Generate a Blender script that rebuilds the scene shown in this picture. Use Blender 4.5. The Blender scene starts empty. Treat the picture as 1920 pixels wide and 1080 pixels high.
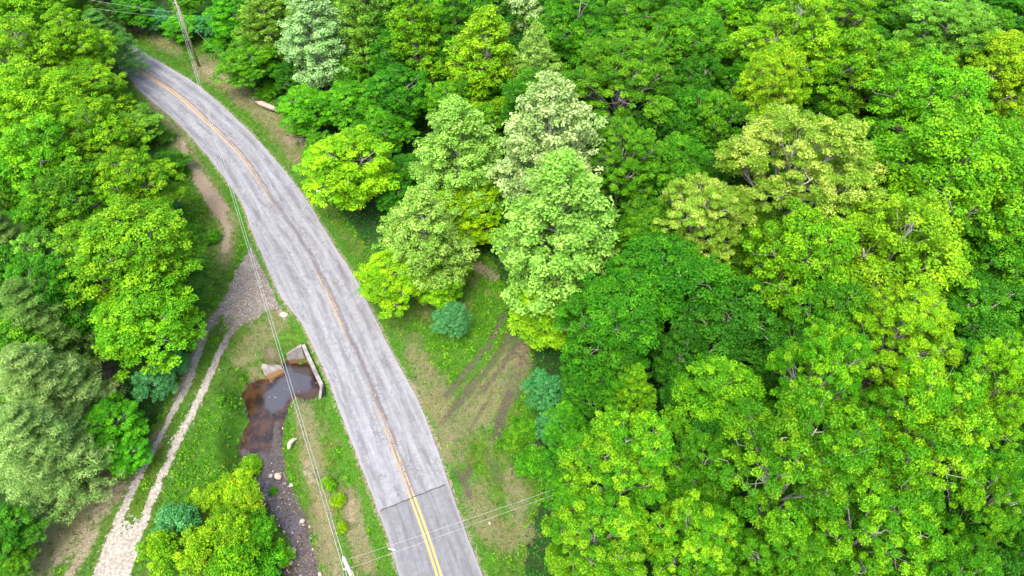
import bpy, math, random
import numpy as np

# ------------------------------------------------------------------ camera, sky, sun, exposure
F_PX, PITCH, CAM_H = 1340.0, math.radians(48.0), 52.0
scene = bpy.context.scene
COL = scene.collection
cam_data = bpy.data.cameras.new('camera')
cam_data.sensor_width = 36.0
cam_data.lens = F_PX / 1920.0 * 36.0
cam_data.clip_start = 0.5
cam_data.clip_end = 3000.0
cam = bpy.data.objects.new('camera', cam_data)
COL.objects.link(cam)
cam.location = (0, 0, CAM_H)
cam.rotation_euler = (math.pi / 2 - PITCH, 0, 0)
scene.camera = cam

SUN_EL, SUN_AZ = math.radians(62), math.radians(-160)      # azimuth from +Y towards +X
world = bpy.data.worlds.new('World')
scene.world = world
world.use_nodes = True
wn = world.node_tree.nodes
wl = world.node_tree.links
sky = wn.new('ShaderNodeTexSky')
sky.sky_type = 'NISHITA'
sky.sun_disc = False
sky.sun_elevation = SUN_EL
sky.sun_rotation = SUN_AZ
sky.air_density = 0.8
sky.dust_density = 5.0
sky.ozone_density = 0.7
wn['Background'].inputs['Strength'].default_value = 0.15
wl.new(sky.outputs[0], wn['Background'].inputs[0])
sun_data = bpy.data.lights.new('sun', 'SUN')
sun_data.energy = 0.85
sun_data.angle = math.radians(28)
sun_data.color = (1.0, 0.95, 0.86)
sun = bpy.data.objects.new('sun', sun_data)
COL.objects.link(sun)
sun.rotation_euler = (math.pi / 2 - SUN_EL, 0, math.pi - SUN_AZ)
scene.view_settings.view_transform = 'Standard'
scene.view_settings.look = 'None'
scene.view_settings.exposure = 2.13
scene.view_settings.gamma = 1.0
scene.view_settings.use_curve_mapping = False
scene.cycles.max_bounces = 7
scene.cycles.diffuse_bounces = 3
scene.cycles.glossy_bounces = 2
scene.cycles.transmission_bounces = 4
scene.cycles.transparent_max_bounces = 6
scene.cycles.use_denoising = True
scene.cycles.sample_clamp_indirect = 6.0

# ------------------------------------------------------------------ helpers
rng = np.random.default_rng(7)
CP, SP = math.cos(PITCH), math.sin(PITCH)

def at(px, py, z=0.0):
    """point of the photograph -> world point at height z"""
    u = (px - 960.0) / F_PX; v = (540.0 - py) / F_PX
    d = np.array([u, CP + v * SP, -SP + v * CP])
    t = (CAM_H - z) / -d[2]
    return np.array([d[0] * t, d[1] * t, z])

def atP(P, z=0.0):
    return np.array([at(x, y, z) for x, y in P])

def proj(x, y, z):
    dz = z - CAM_H
    zc = y * CP - dz * SP
    zc = np.maximum(zc, 0.5)
    up = y * SP + dz * CP
    return 960 + F_PX * x / zc, 540 - F_PX * up / zc

def vnoise(x, y, seed=0):
    """smooth value noise in -1..1"""
    r = np.random.default_rng(seed); tab = r.random((256, 256)) * 2 - 1
    xi = np.floor(x).astype(int); yi = np.floor(y).astype(int)
    fx = x - xi; fy = y - yi
    fx = fx * fx * (3 - 2 * fx); fy = fy * fy * (3 - 2 * fy)
    g = lambda a, b: tab[a & 255, b & 255]
    return (g(xi, yi) * (1 - fx) + g(xi + 1, yi) * fx) * (1 - fy) + (g(xi, yi + 1) * (1 - fx) + g(xi + 1, yi + 1) * fx) * fy

def fbm(x, y, seed=0, octv=4):
    s = 0; a = 1; n = 0
    for k in range(octv):
        s = s + a * vnoise(x * 2 ** k, y * 2 ** k, seed + k); n += a; a *= .55
    return s / n

def seg_dist(X, Y, P):
    """distance of points to a polyline, and the parameter along it (0..n-1)"""
    best = np.full(X.shape, 1e9); par = np.zeros(X.shape)
    for k in range(len(P) - 1):
        ax, ay = P[k][0], P[k][1]; bx, by = P[k + 1][0] - ax, P[k + 1][1] - ay
        L = bx * bx + by * by + 1e-9
        t = np.clip(((X - ax) * bx + (Y - ay) * by) / L, 0, 1)
        d = np.hypot(X - ax - t * bx, Y - ay - t * by)
        m = d < best
        best = np.where(m, d, best); par = np.where(m, k + t, par)
    return best, par

def inside(X, Y, P):
    c = np.zeros(X.shape, bool); n = len(P)
    for k in range(n):
        x1, y1 = P[k][0], P[k][1]; x2, y2 = P[(k + 1) % n][0], P[(k + 1) % n][1]
        c ^= ((y1 > Y) != (y2 > Y)) & (X < (x2 - x1) * (Y - y1) / (y2 - y1 + 1e-12) + x1)
    return c

def signed(X, Y, P):
    """signed distance to a closed polygon, negative inside"""
    d, _ = seg_dist(X, Y, list(P) + [P[0]])
    return np.where(inside(X, Y, P), -d, d)

def sstep(a, b, x):
    t = np.clip((x - a) / (b - a), 0, 1)
    return t * t * (3 - 2 * t)

def mesh_np(name, V, Fc, nside, mat, attrs=(), smooth=False):
    """mesh from arrays; Fc is (n, nside); attrs = (name, type, domain, array)"""
    me = bpy.data.meshes.new(name)
    V = np.asarray(V, np.float32); Fc = np.asarray(Fc, np.int32)
    me.vertices.add(len(V)); me.vertices.foreach_set('co', V.ravel())
    me.loops.add(Fc.size); me.loops.foreach_set('vertex_index', Fc.ravel())
    me.polygons.add(len(Fc))
    me.polygons.foreach_set('loop_start', np.arange(0, Fc.size, nside, dtype=np.int32))
    me.polygons.foreach_set('use_smooth', np.full(len(Fc), smooth))
    for nm, ty, dom, arr in attrs:
        a = me.attributes.new(nm, ty, dom)
        key = {'FLOAT': 'value', 'FLOAT_VECTOR': 'vector', 'FLOAT_COLOR': 'color'}[ty]
        a.data.foreach_set(key, np.asarray(arr, np.float32).ravel())
    me.update(calc_edges=True); me.validate()
    if mat: me.materials.append(mat)
    return me

def link(name, me, parent=None, loc=(0, 0, 0), **props):
    o = bpy.data.objects.new(name, me); COL.objects.link(o)
    o.location = loc
    if parent: o.parent = parent
    for k, v in props.items(): o[k] = v
    return o

def thing(name, label, category, group=None, loc=(0, 0, 0)):
    o = bpy.data.objects.new(name, None); COL.objects.link(o)
    o.location = loc; o.empty_display_size = .3
    o['label'] = label; o['category'] = category
    if group: o['group'] = group
    return o

class Geo:
    """collects tubes, boxes and lumps for one mesh"""
    def __init__(s): s.V = []; s.F = []; s.n = 0
    def add(s, V, F):
        s.V.append(np.asarray(V, float)); s.F += [tuple(i + s.n for i in f) for f in F]; s.n += len(V)
    def tube(s, P, R, sides=6, cap=True):
        P = np.asarray(P, float); n = len(P)
        if np.isscalar(R): R = [R] * n
        V = []
        for k in range(n):
            t = P[min(k + 1, n - 1)] - P[max(k - 1, 0)]; t = t / (np.linalg.norm(t) + 1e-9)
            a = np.cross(t, (0, 0, 1) if abs(t[2]) < .9 else (1, 0, 0)); a /= np.linalg.norm(a); b = np.cross(t, a)
            for j in range(sides):
                w = 2 * math.pi * j / sides
                V.append(P[k] + R[k] * (math.cos(w) * a + math.sin(w) * b))
        F = []
        for k in range(n - 1):
            for j in range(sides):
                j2 = (j + 1) % sides
                F.append((k * sides + j, k * sides + j2, (k + 1) * sides + j2, (k + 1) * sides + j))
        if cap:
            F.append(tuple(range(sides))[::-1]); F.append(tuple((n - 1) * sides + j for j in range(sides)))
        s.add(V, F)
    def box(s, c, d, ax=(1, 0, 0)):
        ax = np.array(ax, float); ax /= np.linalg.norm(ax); ay = np.cross((0, 0, 1), ax)
        V = [np.array(c) + i * d[0] / 2 * ax + j * d[1] / 2 * ay + k * d[2] / 2 * np.array((0, 0, 1.)) for i in (-1, 1) for j in (-1, 1) for k in (-1, 1)]
        s.add(V, [(0, 1, 3, 2), (4, 6, 7, 5), (0, 4, 5, 1), (2, 3, 7, 6), (0, 2, 6, 4), (1, 5, 7, 3)])
    def mesh(s, name, mat, smooth=True):
        me = bpy.data.meshes.new(name)
        me.from_pydata([tuple(v) for v in np.concatenate(s.V)], [], s.F)
        me.polygons.foreach_set('use_smooth', [smooth] * len(me.polygons))
        me.materials.append(mat); me.update()
        return me

# ------------------------------------------------------------------ materials
class Mat:
    def __init__(s, name):
        s.m = bpy.data.materials.new(name); s.m.use_nodes = True
        s.nt = s.m.node_tree; s.N = s.nt.nodes; s.L = s.nt.links
        s.b = s.N['Principled BSDF']; s.out = s.N['Material Output']
        s.b.inputs['Roughness'].default_value = .9
        s.b.inputs['Specular IOR Level'].default_value = .2
    def put(s, sock, v):
        if hasattr(v, 'is_linked') or isinstance(v, bpy.types.NodeSocket): s.L.new(v, sock)
        elif v is not None:
            if isinstance(v, (tuple, list)) and len(v) == 3 and sock.type == 'RGBA': v = (*v, 1)
            sock.default_value = v
    def math(s, op, a, b=None, clamp=False, c=None):
        n = s.N.new('ShaderNodeMath'); n.operation = op; n.use_clamp = clamp
        s.put(n.inputs[0], a); s.put(n.inputs[1], b)
        if c is not None: s.put(n.inputs[2], c)
        return n.outputs[0]
    def mix(s, f, a, b, mode='MIX'):
        n = s.N.new('ShaderNodeMix'); n.data_type = 'RGBA'; n.blend_type = mode
        s.put(n.inputs[0], f); s.put(n.inputs[6], a); s.put(n.inputs[7], b)
        return n.outputs[2]
    def attr(s, name, ty='GEOMETRY'):
        n = s.N.new('ShaderNodeAttribute'); n.attribute_name = name; n.attribute_type = ty
        return n
    def coord(s, which='Object'):
        return s.N.new('ShaderNodeTexCoord').outputs[which]
    def scale(s, v, sc):
        n = s.N.new('ShaderNodeVectorMath'); n.operation = 'MULTIPLY'
        s.put(n.inputs[0], v); n.inputs[1].default_value = sc
        return n.outputs[0]
    def noise(s, v, sc, det=4, rough=.55, dist=0):
        n = s.N.new('ShaderNodeTexNoise'); s.put(n.inputs['Vector'], v)
        n.inputs['Scale'].default_value = sc; n.inputs['Detail'].default_value = det
        n.inputs['Roughness'].default_value = rough; n.inputs['Distortion'].default_value = dist
        return n.outputs[0]
    def voro(s, v, sc, feat='DISTANCE_TO_EDGE'):
        n = s.N.new('ShaderNodeTexVoronoi'); n.feature = feat
        s.put(n.inputs['Vector'], v); n.inputs['Scale'].default_value = sc
        return n.outputs['Distance']
    def ramp(s, v, a, b, lo=0., hi=1.):
        n = s.N.new('ShaderNodeMapRange'); n.interpolation_type = 'SMOOTHSTEP'
        s.put(n.inputs[0], v); n.inputs[1].default_value = a; n.inputs[2].default_value = b
        n.inputs[3].default_value = lo; n.inputs[4].default_value = hi
        return n.outputs[0]
    def bump(s, h, strength=.5, dist=.05):
        n = s.N.new('ShaderNodeBump'); n.inputs['Strength'].default_value = strength
        n.inputs['Distance'].default_value = dist; s.put(n.inputs['Height'], h)
        s.L.new(n.outputs[0], s.b.inputs['Normal'])
    def color(s, c): s.put(s.b.inputs['Base Color'], c)

def leaf_material(name, trans=.35, gloss=.12):
    """object colour = leaf colour, object property tip = colour of the young leaves"""
    M = Mat(name)
    oi = M.N.new('ShaderNodeObjectInfo')
    a = M.attr('leaf'); sep = M.N.new('ShaderNodeSeparateColor'); M.L.new(a.outputs['Color'], sep.inputs[0])
    tip = M.attr('tip', 'OBJECT').outputs['Color']
    f = M.math('ADD', M.math('MULTIPLY', sep.outputs[0], .45), M.math('MULTIPLY', sep.outputs[1], .75))
    f = M.ramp(f, .45, 1.0)
    c = M.mix(f, oi.outputs['Color'], tip)
    br = M.math('ADD', M.math('MULTIPLY', sep.outputs[2], .30), .84)
    br = M.math('MULTIPLY', br, M.math('ADD', M.math('MULTIPLY', sep.outputs[0], .4), .8))
    g = M.N.new('ShaderNodeVectorMath'); g.operation = 'SCALE'
    M.L.new(c, g.inputs[0]); M.L.new(br, g.inputs['Scale'])
    col = g.outputs[0]
    M.color(col); M.b.inputs['Roughness'].default_value = .55; M.b.inputs['Specular IOR Level'].default_value = gloss
    tr = M.N.new('ShaderNodeBsdfTranslucent')
    g2 = M.N.new('ShaderNodeVectorMath'); g2.operation = 'MULTIPLY'
    M.L.new(col, g2.inputs[0]); g2.inputs[1].default_value = (1.15, 1.2, .5)
    M.L.new(g2.outputs[0], tr.inputs[0])
    mx = M.N.new('ShaderNodeMixShader'); mx.inputs[0].default_value = trans
    M.L.new(M.b.outputs[0], mx.inputs[1]); M.L.new(tr.outputs[0], mx.inputs[2])
    M.L.new(mx.outputs[0], M.out.inputs[0])
    return M.m

M_LEAF = leaf_material('leaves', .26)
M_NEEDLE = leaf_material('needles', .3, .1)

def bark_material(name, c1, c2):
    M = Mat(name); v = M.scale(M.coord(), (1, 1, .25))
    n = M.noise(v, 14, 5); M.color(M.mix(M.ramp(n, .35, .7), c1, c2)); M.bump(n, .6, .03)
    return M.m
M_BARK_PALE = bark_material('pale bark', (.21, .20, .165), (.38, .365, .33))
M_BARK = bark_material('brown bark', (.10, .075, .05), (.24, .20, .15))

def ground_material():
    M = Mat('ground cover'); v = M.coord()
    A = lambda k: M.attr(k).outputs['Fac']
    n1 = M.noise(v, .55, 5); n2 = M.noise(v, 2.6, 5); n3 = M.noise(v, 11, 4); n4 = M.noise(v, 40, 3)
    def msk(name, w=.22):      # soft mask with ragged noisy border
        s = M.math('ADD', A(name), M.math('MULTIPLY', M.math('SUBTRACT', M.math('ADD', M.math('MULTIPLY', n2, .6), M.math('MULTIPLY', n3, .4)), .5), 2.3))
        return M.ramp(s, .5 - w, .5 + w)
    litter = M.mix(M.ramp(n3, .35, .7), (.014, .009, .005), (.045, .028, .016))
    litter = M.mix(M.ramp(n2, .34, .5), litter, (.008, .045, .003))
    grass = M.mix(M.ramp(n2, .3, .7), (.026, .085, .006), (.06, .14, .010))
    grass = M.mix(M.ramp(n3, .45, .75), grass, (.08, .14, .02))
    grass = M.mix(M.ramp(n1, .52, .7), grass, (.09, .11, .035))
    c = M.mix(msk('open'), litter, grass)
    lush = M.mix(M.ramp(n3, .3, .7), (.024, .095, .004), (.055, .16, .008))
    c = M.mix(msk('lush'), c, lush)
    dry = M.mix(M.ramp(n3, .3, .7), (.095, .085, .04), (.175, .145, .085))
    dry = M.mix(M.ramp(n2, .48, .66), dry, (.08, .11, .03))
    dry = M.mix(M.math('MULTIPLY', M.ramp(n4, .5, .7), .5), dry, (.27, .23, .17))
    c = M.mix(M.math('MULTIPLY', msk('dry'), .92), c, dry)
    dirt = M.mix(M.ramp(n3, .3, .7), (.125, .094, .060), (.24, .195, .142))
    dirt = M.mix(M.ramp(n4, .55, .75), dirt, (.31, .27, .23))
    c = M.mix(msk('dirt'), c, dirt)
    mud = M.mix(M.ramp(n3, .35, .65), (.035, .026, .02), (.085, .066, .054))
    c = M.mix(M.math('MULTIPLY', msk('mud'), .85), c, mud)
    M.color(c)
    h = M.math('ADD', M.math('MULTIPLY', n3, .7), M.math('MULTIPLY', n4, .4))
    M.bump(h, .9, .12)
    return M.m

def asphalt_material(name, new=False):
    M = Mat(name)
    uv = M.attr('road').outputs['Vector']; sep = M.N.new('ShaderNodeSeparateXYZ'); M.L.new(uv, sep.inputs[0])
    off, s = sep.outputs[0], sep.outputs[1]
    wx = M.math('SUBTRACT', M.noise(M.scale(uv, (0, .35, 0)), 1, 3), .5)
    offw = M.math('ADD', off, M.math('MULTIPLY', wx, .5))
    fine = M.noise(uv, 22, 5); mid = M.noise(uv, 2.2, 6, .65)
    streak = M.noise(M.scale(uv, (3.2, .22, 1)), 1, 6, .65)
    if new: c = M.mix(M.ramp(mid, .3, .7), (.104, .110, .118), (.143, .151, .160))
    else: c = M.mix(M.ramp(mid, .3, .7), (.140, .149, .160), (.198, .208, .220))
    c = M.mix(M.ramp(streak, .40, .70), c, (.080, .079, .088) if new else (.112, .116, .126))
    # tyre tracks: bands worn darker, broken up lengthwise
    def band(centre, w, k, colr):
        nonlocal c
        d = M.math('ABSOLUTE', M.math('SUBTRACT', offw, centre))
        m = M.ramp(d, 0, w, 1., 0.)
        m = M.math('MULTIPLY', m, M.ramp(M.noise(M.scale(uv, (1.5, .3, 1)), 1.0, 5, .7), .35, .62))
        c = M.mix(M.math('MULTIPLY', m, k), c, colr)
    for cc, w, k in ((-2.25, .5, .75), (-.85, .42, .55), (1.0, .45, .7), (2.15, .5, .8)):
        band(cc, w, k if not new else k * .4, (.082, .078, .088))
    if not new:
        dcb = M.ramp(M.math('ABSOLUTE', M.math('SUBTRACT', offw, .22)), .05, .38, 1., 0.)
        c = M.mix(M.math('MULTIPLY', dcb, M.ramp(M.noise(M.scale(uv, (2.5, .5, 1)), 1.0, 5, .7), .28, .55, .15, .85)), c, (.078, .070, .074))
        band(-1.5, .45, .35, (.215, .225, .240)); band(1.6, .3, .35, (.215, .225, .240))
    # cracks
    cr = M.voro(M.scale(uv, (1.0, .75, 1)), 2.6)
    wob = M.N.new('ShaderNodeVectorMath'); wob.operation = 'ADD'
    nn = M.N.new('ShaderNodeTexNoise'); nn.inputs['Scale'].default_value = 3; M.L.new(uv, nn.inputs['Vector'])
    sc = M.N.new('ShaderNodeVectorMath'); sc.operation = 'SCALE'; sc.inputs['Scale'].default_value = .45
    M.L.new(nn.outputs['Color'], sc.inputs[0]); M.L.new(uv, wob.inputs[0]); M.L.new(sc.outputs[0], wob.inputs[1])
    cr = M.voro(M.scale(wob.outputs[0], (1., .7, 1.)), 2.4)
    cr2 = M.voro(M.scale(wob.outputs[0], (1., .45, 1.)), .55)
    zone = M.ramp(M.noise(M.scale(uv, (1, .35, 1)), .8, 3), .50, .60)
    m1 = M.math('MULTIPLY', M.ramp(cr, .0, .055, 1., 0.), zone)
    m2 = M.math('MULTIPLY', M.ramp(cr2, .0, .012, 1., 0.), .5)
    k = M.math('MAXIMUM', m1, m2)
    if new: k = M.math('MULTIPLY', m2, .35)
    c = M.mix(M.math('MULTIPLY', k, .75), c, (.045, .042, .045))
    # transverse cracks near the worn centre line
    if not new:
        tv = M.math('ABSOLUTE', M.math('SUBTRACT', M.math('FRACT', M.math('MULTIPLY', M.math('ADD', s, M.math('MULTIPLY', M.noise(uv, 1.3, 2), .8)), .8)), .5))
        tvm = M.math('MULTIPLY', M.ramp(tv, .0, .03, 1., 0.), M.ramp(M.math('ABSOLUTE', M.math('SUBTRACT', off, .25)), .25, .8, 1., 0.))
        c = M.mix(M.math('MULTIPLY', tvm, .65), c, (.05, .045, .045))
    c = M.mix(M.ramp(fine, .45, .85, 0., .45), c, (.25, .25, .27))
    c = M.mix(M.ramp(M.attr('edge').outputs['Fac'], .25, .95, 0., .6), c, (.20, .20, .205))
    M.color(c); M.b.inputs['Roughness'].default_value = .85
    M.bump(M.math('SUBTRACT', fine, M.math('MULTIPLY', k, 2.)), .4, .01)
    return M.m

def paint_material():
    M = Mat('yellow road paint')
    uv = M.attr('road').outputs['Vector']; wear = M.attr('wear').outputs['Fac']
    n = M.noise(uv, 9, 5, .7); n2 = M.noise(M.scale(uv, (2, .6, 1)), 1.2, 3)
    t = M.math('ADD', M.math('MULTIPLY', n, .65), M.math('MULTIPLY', n2, .35))
    keep = M.ramp(M.math('SUBTRACT', t, M.math('MULTIPLY', wear, .75)), .08, .20)
    c = M.mix(M.ramp(wear, .1, .5), (.46, .28, .065), (.25, .185, .115))
    c = M.mix(M.ramp(n, .5, .8, 0, .5), c, (.36, .28, .16))
    M.color(c)
    tr = M.N.new('ShaderNodeBsdfTransparent'); mx = M.N.new('ShaderNodeMixShader')
    M.L.new(keep, mx.inputs[0]); M.L.new(tr.outputs[0], mx.inputs[1]); M.L.new(M.b.outputs[0], mx.inputs[2])
    M.L.new(mx.outputs[0], M.out.inputs[0])
    return M.m

def simple(name, c1, c2, sc=6, rough=.9, det=5, bump=.4, spec=.2, metal=0):
    M = Mat(name); v = M.coord(); n = M.noise(v, sc, det, .6)
    M.color(M.mix(M.ramp(n, .32, .7), c1, c2)); M.b.inputs['Roughness'].default_value = rough
    M.b.inputs['Specular IOR Level'].default_value = spec; M.b.inputs['Metallic'].default_value = metal
    if bump: M.bump(n, bump, .02)
    return M.m

def concrete_material():
    M = Mat('weathered concrete'); v = M.coord('Object')
    n = M.noise(v, 1.7, 6, .65); n2 = M.noise(v, 14, 4)
    c = M.mix(M.ramp(n, .35, .68), (.11, .104, .104), (.22, .207, .195))
    c = M.mix(M.ramp(n2, .5, .75, 0, .5), c, (.28, .26, .23))
    z = M.N.new('ShaderNodeSeparateXYZ'); M.L.new(v, z.inputs[0])
    zz = M.math('ADD', z.outputs[2], M.math('MULTIPLY', n, .12))
    c = M.mix(M.ramp(zz, -1.75, -1.6, 1., 0.), c, (.13, .075, .035))      # stain of the high-water line
    M.color(c); M.bump(n2, .5, .02)
    return M.m

def water_material():
    M = Mat('murky stream water'); v = M.coord()
    silt = M.attr('silt').outputs['Fac']
    n = M.noise(v, .9, 5); n2 = M.noise(v, 5, 4)
    deep = M.mix(M.ramp(n, .35, .65), (.012, .006, .003), (.042, .021, .010))
    deep = M.mix(M.ramp(n2, .55, .75, 0, .5), deep, (.052, .032, .02))
    shal = M.mix(M.ramp(n2, .3, .7), (.026, .021, .016), (.066, .053, .043))
    c = M.mix(M.ramp(M.math('ADD', silt, M.math('MULTIPLY', M.math('SUBTRACT', n, .5), .8)), .35, .6), deep, shal)
    sky_refl = M.attr('sky_refl').outputs['Fac']
    cl = M.ramp(M.math('ADD', sky_refl, M.math('MULTIPLY', M.math('SUBTRACT', M.math('ADD', M.math('MULTIPLY', n2, .5), M.math('MULTIPLY', n, .5)), .5), 1.2)), .30, .85)
    c = M.mix(cl, c, (.030, .027, .026))  # sky reflection painted into the water colour within the mask
    M.color(c); M.b.inputs['Roughness'].default_value = .5
    M.b.inputs['Roughness'].default_value = .12
    M.b.inputs['Specular IOR Level'].default_value = .5
    gl = M.N.new('ShaderNodeBsdfGlossy'); gl.inputs['Roughness'].default_value = .06; gl.inputs[0].default_value = (.9, .9, .95, 1)
    mx = M.N.new('ShaderNodeMixShader')
    M.L.new(M.math('ADD', M.math('MULTIPLY', cl, .075), .01), mx.inputs[0])
    M.L.new(M.b.outputs[0], mx.inputs[1]); M.L.new(gl.outputs[0], mx.inputs[2]); M.L.new(mx.outputs[0], M.out.inputs[0])
    M.bump(M.noise(v, 3, 2), .05, .02)
    return M.m

M_GROUND = ground_material()
M_ASPH = asphalt_material('weathered asphalt')
M_ASPH_NEW = asphalt_material('newer asphalt', True)
M_PAINT = paint_material()
M_CONC = concrete_material()
M_WATER = water_material()
M_GRAVEL = simple('crushed limestone', (.20, .165, .135), (.43, .39, .34), 5, bump=1.)
M_PEBBLE = simple('pale pebbles', (.20, .17, .14), (.42, .39, .35), 1.5)
M_ROCK = simple('stream stone', (.20, .17, .14), (.46, .40, .33), 5)
M_ROCK_DARK = simple('wet dark stone', (.035, .03, .028), (.11, .09, .08), 4, rough=.5)
M_WOOD = simple('weathered pole wood', (.15, .12, .085), (.27, .23, .185), 9)
M_POLEGREY = simple('silvered pole wood', (.24, .235, .23), (.38, .375, .37), 9)
M_LOG = simple('barkless log', (.19, .14, .11), (.34, .28, .24), 5)
M_WIRE = simple('aluminium wire', (.20, .23, .215), (.28, .31, .295), 3, rough=.5, bump=0)
M_STEEL = simple('galvanised steel', (.38, .40, .42), (.52, .54, .55), 6, rough=.5, bump=0, spec=.5)
M_WHITE = simple('white enamel', (.5, .5, .48), (.65, .65, .63), 8, rough=.5, bump=0)
M_PORC = simple('glazed porcelain', (.5, .5, .5), (.7, .7, .7), 8, rough=.25, bump=0, spec=.5)
M_DRIFT = simple('peeled driftwood', (.24, .21, .14), (.36, .32, .24), 6)

# ------------------------------------------------------------------ layout read off the photograph
CEN = [(160,85),(226,112),(284,147),(343,186),(394,235),(440,277),(479,329),(524,400),(563,452),(602,523),(641,607),(673,679),(693,724),(715,780),(745,860),(772,930),(795,990),(822,1075),(870,1230),(920,1400)]
RIG = [(150,42),(239,81),(297,115),(362,154),(414,196),(472,251),(524,309),(576,377),(621,452),(667,523),(699,588),(731,653),(762,711),(783,747),(800,790),(820,840),(838,895),(858,955),(880,1015),(905,1080),(960,1235),(1015,1400)]
LEF = [(150,95),(232,137),(265,173),(330,228),(381,283),(427,342),(454,382),(467,419),(485,465),(508,517),(524,552),(548,585),(570,612),(589,653),(615,711),(633,760),(651,808),(671,860),(695,920),(715,975),(735,1030),(748,1080),(790,1235),(835,1400)]
cen = atP(CEN)[:, :2]; rig = atP(RIG)[:, :2]; lef = atP(LEF)[:, :2]

def catmull(P, step=.5):
    P = np.asarray(P); Q = np.vstack([2 * P[0] - P[1], P, 2 * P[-1] - P[-2]]); out = []
    for k in range(1, len(Q) - 2):
        L = np.linalg.norm(Q[k + 1] - Q[k]); n = max(2, int(L / step))
        for t in np.arange(n) / n:
            out.append(.5 * ((2 * Q[k]) + (-Q[k - 1] + Q[k + 1]) * t + (2 * Q[k - 1] - 5 * Q[k] + 4 * Q[k + 1] - Q[k + 2]) * t * t + (-Q[k - 1] + 3 * Q[k] - 3 * Q[k + 1] + Q[k + 2]) * t ** 3))
    out.append(P[-1])
    return np.array(out)
def smooth_line(P, n):
    P = P.copy()
    for _ in range(n): P[1:-1] = .25 * P[:-2] + .5 * P[1:-1] + .25 * P[2:]
    return P
cc = smooth_line(catmull(cen, .4)[::-1], 60)                         # from the foreground away
arc = np.r_[0, np.cumsum(np.linalg.norm(np.diff(cc, axis=0), axis=1))]
S = np.arange(0, arc[-1], .4)
cc = np.stack([np.interp(S, arc, cc[:, 0]), np.interp(S, arc, cc[:, 1])], 1)
tan = np.gradient(cc, axis=0); tan /= np.linalg.norm(tan, axis=1)[:, None]
nor = np.stack([tan[:, 1], -tan[:, 0]], 1)                            # to the right when driving away

def edge_offset(P, sign):
    Q = catmull(P, .4); out = np.zeros(len(cc))
    for k in range(len(cc)):
        d = Q - cc[k]; al = d @ tan[k]; ac = (d @ nor[k]) * sign
        m = ac > .5
        w = np.where(m, np.abs(al), 1e9); j = np.argmin(w)
        out[k] = ac[j] if w[j] < 2.5 else np.nan
    ok = ~np.isnan(out); out = np.interp(S, S[ok], out[ok])
    for _ in range(7): out[1:-1] = .25 * out[:-2] + .5 * out[1:-1] + .25 * out[2:]
    return out
offR = edge_offset(rig, 1); offL = edge_offset(lef, -1)

# photo-derived closed outline of the tarmac
ragR = offR + .045 * fbm(S * .9, S * 0, 31); ragL = offL + .055 * fbm(S * .9, S * 0 + 9, 32)
road_poly = np.vstack([cc + nor * ragR[:, None], (cc - nor * ragL[:, None])[::-1]])

def s_at(px, py):
    q = at(px, py)[:2]; return S[np.argmin(np.linalg.norm(cc - q, axis=1))]
def off_at(px, py):
    q = at(px, py)[:2]; k = np.argmin(np.linalg.norm(cc - q, axis=1)); return (q - cc[k]) @ nor[k]

def crown_z(off): return .03 + .05 * (1 - np.minimum(np.abs(off) / 3.2, 1) ** 2)

def road_sheet(name, s_lo, s_hi, mat, lift, nu=26, slo_fn=None, wide=0., **props):
    idx = np.where((S >= s_lo - 1e-6) & (S <= s_hi + 1e-6))[0]
    u = np.linspace(0, 1, nu); V = []; A = []; E = []
    for i in idx:
        o = -(ragL[i] + wide) + u * (ragL[i] + ragR[i] + 2 * wide)
        P = cc[i] + nor[i] * o[:, None]
        V.append(np.c_[P, crown_z(o) + lift]); A.append(np.c_[o, np.full(nu, S[i]), np.zeros(nu)])
        E.append(np.abs(u * 2 - 1) ** 8)
    V = np.concatenate(V); A = np.concatenate(A); E = np.concatenate(E)
    if slo_fn is not None:      # pull the near rows to an uneven transverse joint
        V2 = V.reshape(len(idx), nu, 3); A2 = A.reshape(len(idx), nu, 3)
        for j in range(nu):
            lim = slo_fn(A2[:, j, 0].mean())
            s = A2[:, j, 1]; keep = np.minimum(s, lim)
            for ax in range(3): V2[:, j, ax] = np.interp(keep, s, V2[:, j, ax].copy())
            A2[:, j, 1] = keep
        V = V2.reshape(-1, 3); A = A2.reshape(-1, 3)
    n = len(idx); I = np.arange(n * nu).reshape(n, nu)
    Fq = np.stack([I[:-1, :-1], I[:-1, 1:], I[1:, 1:], I[1:, :-1]], -1).reshape(-1, 4)
    me = mesh_np(name, V, Fq, 4, mat, [('road', 'FLOAT_VECTOR', 'POINT', A), ('edge', 'FLOAT', 'POINT', E)], True)
    return link(name, me, **props)

road_sheet('road', 0, S[-1], M_ASPH, 0, kind='structure')
jm = s_at(773, 931); jl, jr = s_at(711, 961), s_at(837, 909)
ol, orr = off_at(711, 961), off_at(837, 909)
joint = lambda o: float(np.interp(o, [ol, 0, orr], [jl, jm, jr]) + .025 * math.sin(o * 5) + .015 * math.sin(o * 13))
road_sheet('newer_asphalt', 0, jm + 3.2, M_ASPH_NEW, .012, 60, joint, kind='structure')
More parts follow.
